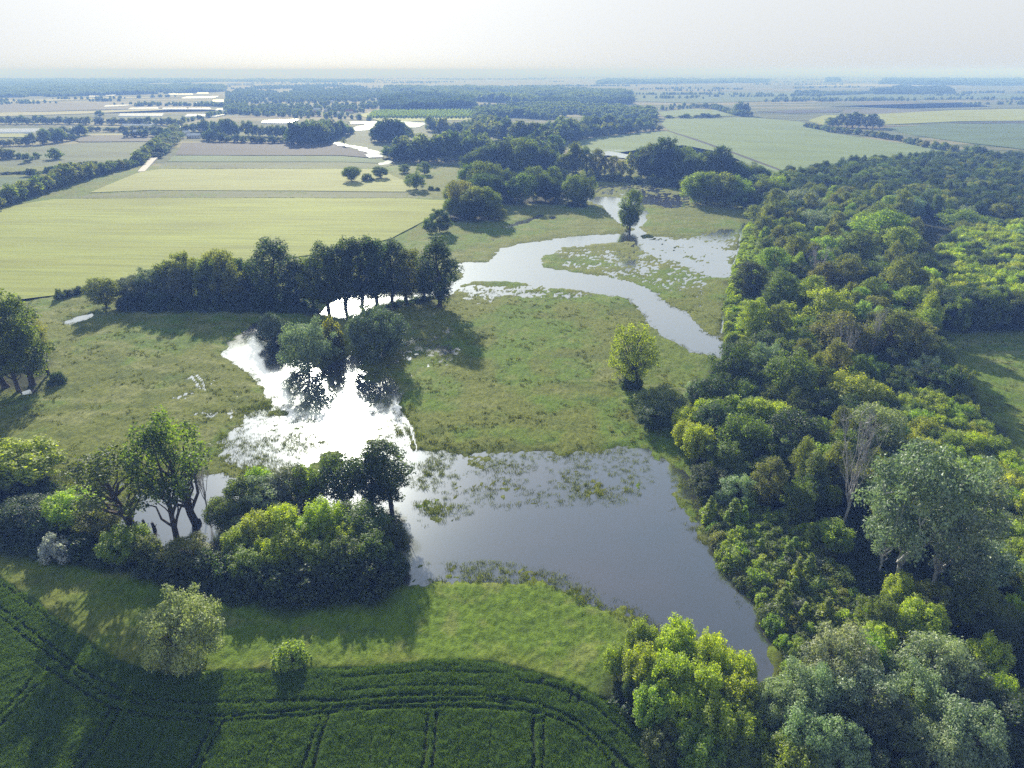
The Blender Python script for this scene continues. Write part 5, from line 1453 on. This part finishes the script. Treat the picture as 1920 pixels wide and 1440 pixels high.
MASSES = [
    ('far_wood', [(-250, 186), (0, 183), (120, 181), (225, 178), (300, 176), (420, 172), (425, 164), (250, 161), (-250, 160)], 13, 17, 'md', 'long dark wood along the far left of the plain'),
    ('far_wood', [(712, 206), (760, 208), (886, 206), (888, 196), (850, 186), (780, 184), (720, 190)], 11, 19, 'dk', 'square dark wood behind the pale plantation'),
    ('far_wood', [(720, 182), (800, 184), (900, 190), (1000, 196), (1190, 190), (1182, 178), (1100, 170), (960, 166), (720, 166)], 14, 18, 'md', 'broad far wood spread over the middle of the plain'),
    ('far_wood', [(890, 226), (960, 220), (1060, 226), (1150, 232), (1235, 226), (1200, 206), (1100, 198), (980, 200), (890, 210)], 15, 15, 'md', 'ragged river wood between the plantation and the tongue of trees'),
    ('far_wood', [(1000, 197), (1100, 200), (1180, 195), (1182, 184), (1040, 184)], 11, 19, 'dk', 'dense dark end of the broad far wood'),
    ('far_wood', [(1640, 177), (1700, 177), (1790, 176), (1780, 168), (1690, 165), (1630, 170)], 16, 14, 'dk', 'irregular copse far out on the right plain'),
    ('far_wood', [(1550, 154), (1572, 154), (1572, 150), (1550, 150)], 22, 22, 'dk', 'tiny square wood near the horizon on the right'),
    ('far_wood', [(1650, 158), (1960, 162), (1960, 151), (1660, 150)], 26, 20, 'dk', 'long dim wood near the horizon on the right'),
    ('far_wood', [(1120, 158), (1440, 155), (1440, 150), (1130, 151)], 30, 18, 'md', 'dim wood strips near the horizon in the middle'),
    ('far_wood', [(1490, 180), (1600, 178), (1640, 175), (1490, 174)], 22, 10, 'md', 'scattered bushes on the dim green field far out'),
    ('far_wood', [(0, 156), (280, 156), (420, 153), (700, 154), (700, 150), (0, 149)], 40, 14, 'md', 'hazy tree belts near the horizon on the left'),
]
HEDGES = [[(1430, 191), (1500, 190), (1545, 190)], [(1545, 190), (1620, 188), (1690, 186)], [(1735, 187), (1800, 186), (1865, 186)], [(1895, 187), (1960, 187)], [(1200, 168), (1300, 166), (1400, 168)], [(1490, 166), (1560, 164), (1640, 164)],
          [(1800, 176), (1860, 174), (1960, 175)], [(380, 199), (430, 200), (520, 203)], [(330, 232), (420, 214), (500, 210)], [(1180, 205), (1240, 206), (1300, 203)], [(440, 214), (520, 216), (640, 214)],
          [(1720, 238), (1500, 242)][:0] or [(1250, 198), (1290, 200)], [(900, 232), (1000, 236), (1060, 240)], [(1130, 176), (1240, 178), (1360, 176)], [(170, 186), (260, 184), (330, 181)], [(600, 222), (660, 222), (700, 226)]]
rngm = np.random.default_rng(77)
for k, (nm, px, sp_, H, tn, lab) in enumerate(MASSES):
    X, Y = poly_points(P(px), sp_, rngm)
    rag = fbm(X, Y, 130, 3, 300 + k)
    ok = rag > -0.42
    X, Y, rag = X[ok], Y[ok], rag[ok]
    s = H / 13.0 * rngm.uniform(0.6, 1.2, len(X)) * (0.92 + 0.45 * rag)
    scatter(nm, X, Y, np.full(len(X), -0.6), s * max(1.0, sp_ / 12.5), FARM[k % 2], lab, 'wood', TINT[tn], rngm, s)
hx, hy = [], []
for k in range(95):        # the many short hedges and copses of the far plain
    yy_ = 2300 + 9000 * rngm.random() ** 1.6
    xx_ = rngm.uniform(-0.74, 0.74) * yy_
    ll, ww = rngm.uniform(60, 520) * (yy_ / 3500), rngm.choice([4, 4, 8, 40])
    n = int(max(8, ll / 12) * (1 if ww < 20 else 3))
    tt = rngm.uniform(-0.5, 0.5, n)
    hx += list(xx_ + ll * tt + rngm.normal(0, ww, n)); hy += list(yy_ + ll * 0.18 * tt * rngm.choice([-1, 1]) + rngm.normal(0, ww, n))
for ln in HEDGES:
    m = P(ln)
    for (x0, y0), (x1, y1) in zip(m[:-1], m[1:]):
        n = max(2, int(math.hypot(x1 - x0, y1 - y0) / 11))
        t = rngm.random(n)
        hx += list(x0 + (x1 - x0) * t + rngm.normal(0, 3, n)); hy += list(y0 + (y1 - y0) * t + rngm.normal(0, 3, n))
s = rngm.uniform(0.4, 1.0, len(hx))
scatter('far_hedges', np.array(hx), np.array(hy), np.full(len(hx), -0.6), s, FARM[0], 'thin dark hedge lines between the farthest fields', 'hedges', TINT['md'], rngm, s)
X, Y = poly_points(P([(420, 212), (560, 222), (700, 216), (720, 190), (716, 166), (620, 160), (480, 163), (425, 175)]), 24, rngm)
keep = fbm(X, Y, 160, 3, 5) > -0.22
X, Y = X[keep], Y[keep]
s = rngm.uniform(0.45, 1.15, len(X))
scatter('town_trees', X, Y, np.full(len(X), -0.6), s, FARM[1], 'trees and gardens of the village, too many and hazy to tell apart', 'trees', TINT['md'], rngm, s)
X, Y = poly_points(P([(690, 222), (890, 222), (888, 209), (700, 210)]), 9.0, rngm, 0.12)
s = rngm.uniform(0.26, 0.36, len(X))
scatter('plantation_trees', X, Y, np.full(len(X), 0.0), s, FARM[0], 'young plantation in even rows in front of the square wood', 'plantation', TINT['lg'], rngm, s * 1.7)

# ------------------------------------------------------------------ undergrowth, reeds and tussocks
rngu = np.random.default_rng(55)
def tuft_mesh(name, n, h, spread, rng, mat, w=0.07):
    V, F, k = [], [], 0
    for i in range(n):
        a = rng.uniform(0, 6.28); r = spread * math.sqrt(rng.random())
        b = np.array([math.cos(a) * r, math.sin(a) * r, -0.1])
        t = b + np.array([rng.normal(0, h * 0.4), rng.normal(0, h * 0.4), h * rng.uniform(0.7, 1.2)])
        q = rng.uniform(0, 3.14); s = np.array([math.cos(q), math.sin(q), 0]) * w
        V += [b - s, b + s, (b + t) * 0.5 + s * 0.8 + [0, 0, h * 0.12], t, (b + t) * 0.5 - s * 0.8 + [0, 0, h * 0.12]]
        F.append((k, k + 1, k + 2, k + 3)); F.append((k, k + 2, k + 3, k + 4)); k += 5
    me = mesh_np(name, np.array(V), np.array(F))
    at_ = me.attributes.new('tint', 'FLOAT', 'FACE'); at_.data.foreach_set('value', np.clip(rng.normal(0.5, 0.2, len(F)), 0, 1).astype(np.float32))
    me.materials.append(mat)
    return me
M_REED = leaf_mat('reed_blades', 0.05, 0.35, (1.3, 1.25, 0.6))
REED = tuft_mesh('reed_tuft', 9, 0.55, 0.6, np.random.default_rng(5), M_REED, 0.05)
TUSS = tuft_mesh('grass_tussock', 16, 0.42, 0.7, np.random.default_rng(6), M_REED, 0.09)
# reeds where the ground lies just under or over the flood
n = 330000
yy = 62 + (430 - 62) * rngu.random(n) ** 1.25
xx = rngu.uniform(-1, 1, n) * (0.68 * yy + 60)
zz = land(xx, yy)
nearw = (zz > -0.36) & (zz < 0.10)
pk = nearw & (yy < 340) & (rngu.random(n) < np.where(zz < -0.05, 0.55, 0.45)) & (fbm(xx, yy, 6, 3, 91) + rngu.normal(0, 0.3, n) > 0.0)
s = rngu.uniform(0.6, 1.3, pk.sum())
scatter('flooded_reeds', xx[pk], yy[pk], np.maximum(zz[pk], -0.25), s, REED, 'thin reeds and drowned grass poking out of the shallow water', 'reeds', (0.19, 0.22, 0.055), rngu, s)
pk = (zz > 0.10) & (fbm(xx, yy, 9, 3, 92) + rngu.normal(0, 0.5, n) > 0.75) & (yy < 330) & (yy > 150) & (rngu.random(n) < 0.22)
s = rngu.uniform(0.6, 1.5, pk.sum())
scatter('meadow_tussocks', xx[pk], yy[pk], zz[pk], s, TUSS, 'wind-combed tussocks of tall grass over the meadow', 'grass', (0.20, 0.23, 0.05), rngu, s)
# the standing barley itself
STALK = tuft_mesh('barley_tuft', 15, 0.42, 0.34, np.random.default_rng(16), M_REED, 0.035)
vb_ = np.c_[b_x, b_y][used]
okb = (hh[used] > 0.35) & (wear[used] < 0.04) & (b_y[used] < 128)
vb_ = vb_[okb]; zb = hh[used][okb]
pk = rngu.random(len(vb_)) < 0.62
s = rngu.uniform(0.75, 1.3, pk.sum())
scatter('barley_stalks', vb_[pk, 0] + rngu.uniform(-0.15, 0.15, pk.sum()), vb_[pk, 1] + rngu.uniform(-0.13, 0.13, pk.sum()), zb[pk] - 0.12, s, STALK, 'dense green barley stalks standing in the dark green field', 'barley', (0.125, 0.220, 0.030), rngu, s)
# drowned rushes standing in the pond margins
RUSH = tuft_mesh('rush_tuft', 12, 0.85, 0.8, np.random.default_rng(26), M_REED, 0.06)
rx_, ry_ = [], []
for px_, sp_ in (([(436, 770), (500, 756), (560, 788), (620, 830), (640, 880), (520, 894), (420, 890), (400, 840)], 1.0), ([(690, 690), (748, 690), (776, 760), (800, 840), (880, 852), (850, 960), (790, 1000), (764, 900), (706, 850), (688, 780)], 1.15),
                 ([(780, 846), (960, 850), (1210, 842), (1226, 900), (1196, 950), (1080, 956), (940, 962), (800, 994)], 1.5), ([(80, 866), (170, 876), (300, 890), (250, 962), (120, 956), (66, 920)], 1.1), ([(470, 690), (540, 760), (600, 790), (584, 800), (500, 760), (462, 710)], 1.2),
                 ([(1236, 862), (1292, 890), (1352, 1000), (1410, 1090), (1470, 1190), (1476, 1250), (1440, 1180), (1380, 1090), (1310, 990), (1262, 920)], 1.3), ([(760, 1058), (900, 1048), (1020, 1064), (1110, 1108), (1190, 1180), (1120, 1140), (1020, 1098), (900, 1092), (760, 1098)], 1.0)):
    X, Y = poly_points(P(px_), sp_, rngu)
    ok = fbm(X, Y, 7, 4, 97) + rngu.normal(0, 0.22, len(X)) > 0.12
    rx_.append(X[ok]); ry_.append(Y[ok])
X, Y = np.concatenate(rx_), np.concatenate(ry_)
Z = np.maximum(land(X, Y), -0.30)
s = rngu.uniform(0.55, 1.2, len(X))
scatter('drowned_rushes', X, Y, Z, s, RUSH, 'drowned rushes standing in streaks along the shallow pond margins', 'rushes', (0.21, 0.26, 0.060), rngu, s)
# nettles and brambles under the woods
UG = make_bramble = None
rb = np.random.default_rng(8)
BR = leaf_mesh('bramble', [(0, 0, 0.5, 0.9, 0.9), (0.7, 0.3, 0.35, 0.6, 0.9), (-0.6, 0.4, 0.4, 0.65, 1.0), (0.1, -0.7, 0.4, 0.6, 1.1)], 110, 0.34, rb, M_LEAF, up=0.6, fill=0.4)
ux, uy = [], []
for w, sp_ in ((WOODS[0], 2.5), (WOODS[1], 1.7), (WOODS[2], 2.2)):
    X, Y = poly_points(w, sp_, rngu)
    ok = (Y < 420) & (np.abs(X) < 0.72 * Y + 60)
    ux.append(X[ok]); uy.append(Y[ok])
X = np.concatenate(ux); Y = np.concatenate(uy)
Z = land(X, Y)
ok = Z > -0.05
X, Y, Z = X[ok], Y[ok], Z[ok]
s = rngu.uniform(0.6, 1.5, len(X))
scatter('undergrowth', X, Y, Z - 0.1, s, BR, 'dark nettles and brambles covering the ground under the woods', 'undergrowth', (0.055, 0.095, 0.026), rngu, s * rngu.uniform(0.8, 1.5, len(X)))

# ------------------------------------------------------------------ things people built
M_PLASTIC = simple_mat('white_plastic_film', (0.78, 0.79, 0.78), 0.28, 0.05, 0.2, 0.6)
M_WALL = simple_mat('limewashed_wall', (0.66, 0.64, 0.60), 0.9, 0.08, 0.5)
M_ROOF = simple_mat('red_tiles', (0.30, 0.13, 0.085), 0.8, 0.2, 0.8)
M_TIN = simple_mat('bright_tin_roof', (0.72, 0.73, 0.74), 0.35, 0.08, 0.3, 0.7)
M_PANE = simple_mat('dark_window', (0.05, 0.06, 0.07), 0.2, 0.1, 1.0, 0.6)

def box(x0, x1, y0, y1, z0, z1):
    V = [(x, y, z) for z in (z0, z1) for y in (y0, y1) for x in (x0, x1)]
    F = [(0, 2, 3, 1), (4, 5, 7, 6), (0, 1, 5, 4), (2, 6, 7, 3), (0, 4, 6, 2), (1, 3, 7, 5)]
    return V, F
def box_mesh(name, dims, mat):
    V, F = box(*dims)
    me = mesh_np(name, V, F); me.materials.append(mat)
    return me
def gable(name, w, d, z0, h, over, mat):
    w2, d2 = w / 2 + over, d / 2 + over
    V = [(-w2, -d2, z0), (w2, -d2, z0), (w2, d2, z0), (-w2, d2, z0), (-w2, 0, z0 + h), (w2, 0, z0 + h)]
    me = bpy.data.meshes.new(name)
    me.from_pydata(V, [], [(0, 1, 5, 4), (2, 3, 4, 5), (0, 4, 3), (1, 2, 5), (0, 3, 2, 1)])
    me.materials.append(mat)
    return me
HP = {}
def house(u, v, w, d, hgt, roof, label, rz=0.0, group=None, name='village_house', cat='house'):
    x, y = at(u, v)
    root = bpy.data.objects.new(name, None); root.location = (x, y, -0.6); root.rotation_euler = (0, 0, rz); COL.objects.link(root)
    tag(root, label, cat, group)
    key = (w, d, hgt)
    if key not in HP:
        HP[key] = (box_mesh('house_walls', (-w / 2, w / 2, -d / 2, d / 2, 0, hgt), M_WALL),
                   {r: gable('house_roof', w, d, hgt + 0.004, d * 0.30, 0.5, m) for r, m in (('tin', M_TIN), ('red', M_ROOF))},
                   box_mesh('house_window', (-0.7, 0.7, -0.05, 0.05, 0, 1.3), M_PANE), box_mesh('house_chimney', (-0.4, 0.4, -0.4, 0.4, 0, 1.9), M_ROOF),
                   box_mesh('house_door', (-0.55, 0.55, -0.05, 0.05, 0, 2.1), M_BARK))
    wall, roofs, win, chim, door = HP[key]
    link('wall', wall, root)
    r = link('roof', roofs[roof], root)
    link('chimney', chim, r, (w * 0.22, d * 0.16, hgt + d * 0.12))
    for k in range(int(w // 4)):
        link('window', win, root, (-w / 2 + 2 + 4 * k, -d / 2 - 0.052, 1.1))
    link('door', door, root, (-w / 2 + 4, -d / 2 - 0.053, 0.02))
    return root

house(347, 252, 16, 9, 4.0, 'tin', 'farmhouse with a bright roof beside the road trees', 0.3, name='farm_house')
house(364, 258, 20, 10, 4.2, 'tin', 'long whitewashed farm building in front of the farm trees', 0.1, name='farm_house')
house(380, 246, 12, 9, 5.0, 'tin', 'farmhouse half hidden behind the long whitewashed one', 1.2, name='farm_house')
house(260, 250, 14, 9, 4.0, 'tin', 'small pale house inside the dark hedge by the road', 0.2, name='farm_house')
house(122, 256, 14, 9, 4.0, 'tin', 'pale house among the belt by the largest tunnels', 0.5, name='farm_house')
house(90, 253, 12, 9, 4.0, 'red', 'red roofed house among the belt by the largest tunnels', 0.2, name='farm_house')
house(857, 298, 30, 6, 2.4, 'tin', 'long low white shed in front of the dark wall of river trees', 0.0, name='farm_shed', cat='shed')
house(705, 173, 60, 20, 7, 'tin', 'big bright hall above the village', 0.0, name='farm_hall', cat='hall')
for k, (u, w) in enumerate(((435, 60), (447, 45), (466, 70))):
    house(u, 160, w, 22, 8, 'tin', ('first', 'second', 'third')[k] + ' bright hall of the three beyond the far left wood', 0.0, name='farm_hall', cat='hall', group='bright halls on the plain')
VILL = [(496, 197), (521, 193), (502, 193), (505, 209), (595, 209), (612, 209), (621, 192), (620, 184), (624, 172), (589, 182), (642, 180), (649, 183), (654, 170), (632, 217), (532, 201), (512, 171), (548, 178), (560, 204), (575, 188), (605, 176),
        (665, 196), (640, 200), (585, 215), (540, 212), (672, 186), (527, 183), (556, 168), (600, 166), (688, 200), (480, 203), (610, 196), (655, 212)]
rngv = np.random.default_rng(14)
for k, (u, v) in enumerate(VILL):
    tin = k < 16
    house(u, v, (14, 18, 12)[k % 3], (9, 10, 8)[k % 3], (4.0, 6.0, 4.5)[k % 3], 'tin' if tin else 'red', ('bright' if tin else 'red') + '-roofed village house, ' + ordw(k + 1 if tin else k - 15) + ' of those showing among the village trees', rngv.uniform(-0.5, 0.5), 'houses of the village')

# film tunnels: each long row is one thing, its hoops and film parts
def tunnel_row(px, n, label, hgt=3.2):
    poly = P(px)
    (x0, y0), (x1, y1), (x2, y2), (x3, y3) = poly       # near left, near right, far right, far left
    root = bpy.data.objects.new('film_tunnel', None); root.location = ((x0 + x1) / 2, (y0 + y2) / 2, -0.6); COL.objects.link(root)
    tag(root, label, 'film tunnel', 'white film tunnels on the plain')
    ox, oy = root.location.x, root.location.y
    for k in range(n):
        V = []
        for q in range(9):
            a = math.pi * q / 8
            t = (k + 0.11 + 0.78 * (0.5 - 0.5 * math.cos(a))) / n
            zz_ = hgt * math.sin(a) ** 0.8
            V.append((x0 + (x3 - x0) * t - ox, y0 + (y3 - y0) * t - oy, zz_)); V.append((x1 + (x2 - x1) * t - ox, y1 + (y2 - y1) * t - oy, zz_))
        F = [(2 * q, 2 * q + 1, 2 * q + 3, 2 * q + 2) for q in range(8)]
        me = bpy.data.meshes.new('tunnel_film')
        me.from_pydata(V, [], F + [tuple(range(0, 18, 2)), tuple(range(17, 0, -2))])
        me.materials.append(M_PLASTIC)
        link('film', me, root)
TUN = [([(-60, 251), (62, 250), (84, 243), (-60, 244)], 7, 'largest white film tunnel block, at the picture edge behind the yellow field'), ([(130, 246), (143, 246), (146, 241), (132, 241)], 4, 'small white film tunnel block showing between the belt trees'),
       ([(228, 235), (285, 236), (299, 232), (240, 231)], 3, 'white film tunnel row on the small green field by the road'), ([(222, 219), (304, 219), (308, 214), (226, 214)], 4, 'white film tunnel row below the round tree on the stubble'),
       ([(346, 220), (405, 220), (424, 216), (352, 215)], 4, 'white film tunnel row beside the village end'), ([(240, 206), (298, 205), (296, 202), (246, 203)], 3, 'first film tunnel row of the three in one line on the mauve fallow'),
       ([(304, 206), (352, 206), (350, 203), (306, 203)], 3, 'second film tunnel row of the three in one line on the mauve fallow'), ([(354, 206), (396, 206), (394, 203), (354, 203)], 3, 'third film tunnel row of the three in one line on the mauve fallow'),
       ([(404, 208), (455, 208), (480, 205), (408, 205)], 3, 'film tunnel row reaching in among the village trees'), ([(195, 201), (240, 199), (258, 197), (200, 198)], 3, 'thin slanting film tunnel row above the three in line'),
       ([(312, 196), (352, 196), (352, 194), (312, 194)], 2, 'thin film tunnel row at the hedge above the three in line'), ([(364, 195), (378, 195), (378, 193), (364, 193)], 2, 'shortest film tunnel block at the hedge end'),
       ([(340, 185), (400, 184), (412, 181), (350, 182)], 3, 'farthest long film tunnel row before the village'), ([(398, 191), (432, 191), (434, 188), (400, 188)], 2, 'film tunnel row close to the village trees'),
       ([(316, 178), (362, 178), (362, 176), (316, 176)], 2, 'far film tunnel row under the far left wood'), ([(368, 176), (391, 176), (391, 174), (370, 174)], 2, 'farthest small film tunnel block under the wood'),
       ([(167, 182), (186, 182), (186, 180), (168, 180)], 2, 'small far film tunnel at the pale stubble band'), ([(198, 180), (214, 180), (218, 178), (200, 178)], 2, 'second small far film tunnel at the pale stubble band'),
       ([(490, 232), (548, 232), (562, 225), (494, 228)], 4, 'white film tunnel block between the farm trees and the village')]
for px, n, lab in TUN:
    tunnel_row(px, n, lab)

# two broken stumps in the flood
def stump(u, vb, vt, label, lean):
    x, y = at(u, vb)
    H = height_for(x, y, vt)
    w = Wood()
    w.tube([(0, 0, -0.8), (lean * 0.3, 0, H * 0.5), (lean, 0.1, H)], 0.52, 0.30, 9)
    w.tube([(lean * 0.2, 0, H * 0.35), (lean * 0.2 + 0.7, 0.2, H * 0.8)], 0.14, 0.06, 5)
    o = link('tree_stump', w.mesh('tree_stump', M_BARK), None, (x, y, -0.1))
    sp_ = Wood()
    for k in range(6):
        a = k * 1.05
        sp_.tube([(lean + 0.2 * math.cos(a), 0.1 + 0.2 * math.sin(a), H - 0.1), (lean + 0.22 * math.cos(a), 0.1 + 0.22 * math.sin(a), H + 0.15 + 0.3 * (k % 3) / 2)], 0.09, 0.02, 4)
    link('splinter', sp_.mesh('stump_splinter', M_DEAD), o)
    tag(o, label, 'stump')
stump(278, 1003, 975, 'broken tree stump standing in the water between the flooded trunks', -0.5)
stump(291, 995, 980, 'lower thin broken stump beside the thicker one in the water', -0.4)

for a in HILLS:
    hills('hills', *a)

# ------------------------------------------------------------------ the air
def haze():
    m = bpy.data.materials.new('haze_air')
    m.use_nodes = True
    nt = m.node_tree; nt.nodes.clear()
    o = nt.nodes.new('ShaderNodeOutputMaterial')
    v = nt.nodes.new('ShaderNodeVolumePrincipled')
    v.inputs['Color'].default_value = (0.23, 0.42, 1.0, 1)
    v.inputs['Absorption Color'].default_value = (0.88, 0.93, 1, 1)
    v.inputs['Density'].default_value = HAZE_DENSITY
    v.inputs['Anisotropy'].default_value = -0.12
    nt.links.new(v.outputs[0], o.inputs['Volume'])
    x0, x1, y0, y1, z0, z1 = -44000, 44000, -2500, 42000, -2.2, 122.0
    V = [(x, y, z) for z in (z0, z1) for y in (y0, y1) for x in (x0, x1)]
    F = [(0, 2, 3, 1), (4, 5, 7, 6), (0, 1, 5, 4), (2, 6, 7, 3), (0, 4, 6, 2), (1, 3, 7, 5)]
    ob = link('haze', mesh_np('haze', V, F))
    ob.data.materials.append(m)
    tag(ob, 'pale blue summer haze lying over the whole plain', 'haze', kind='stuff')
HAZE_DENSITY = 0.00035
haze()
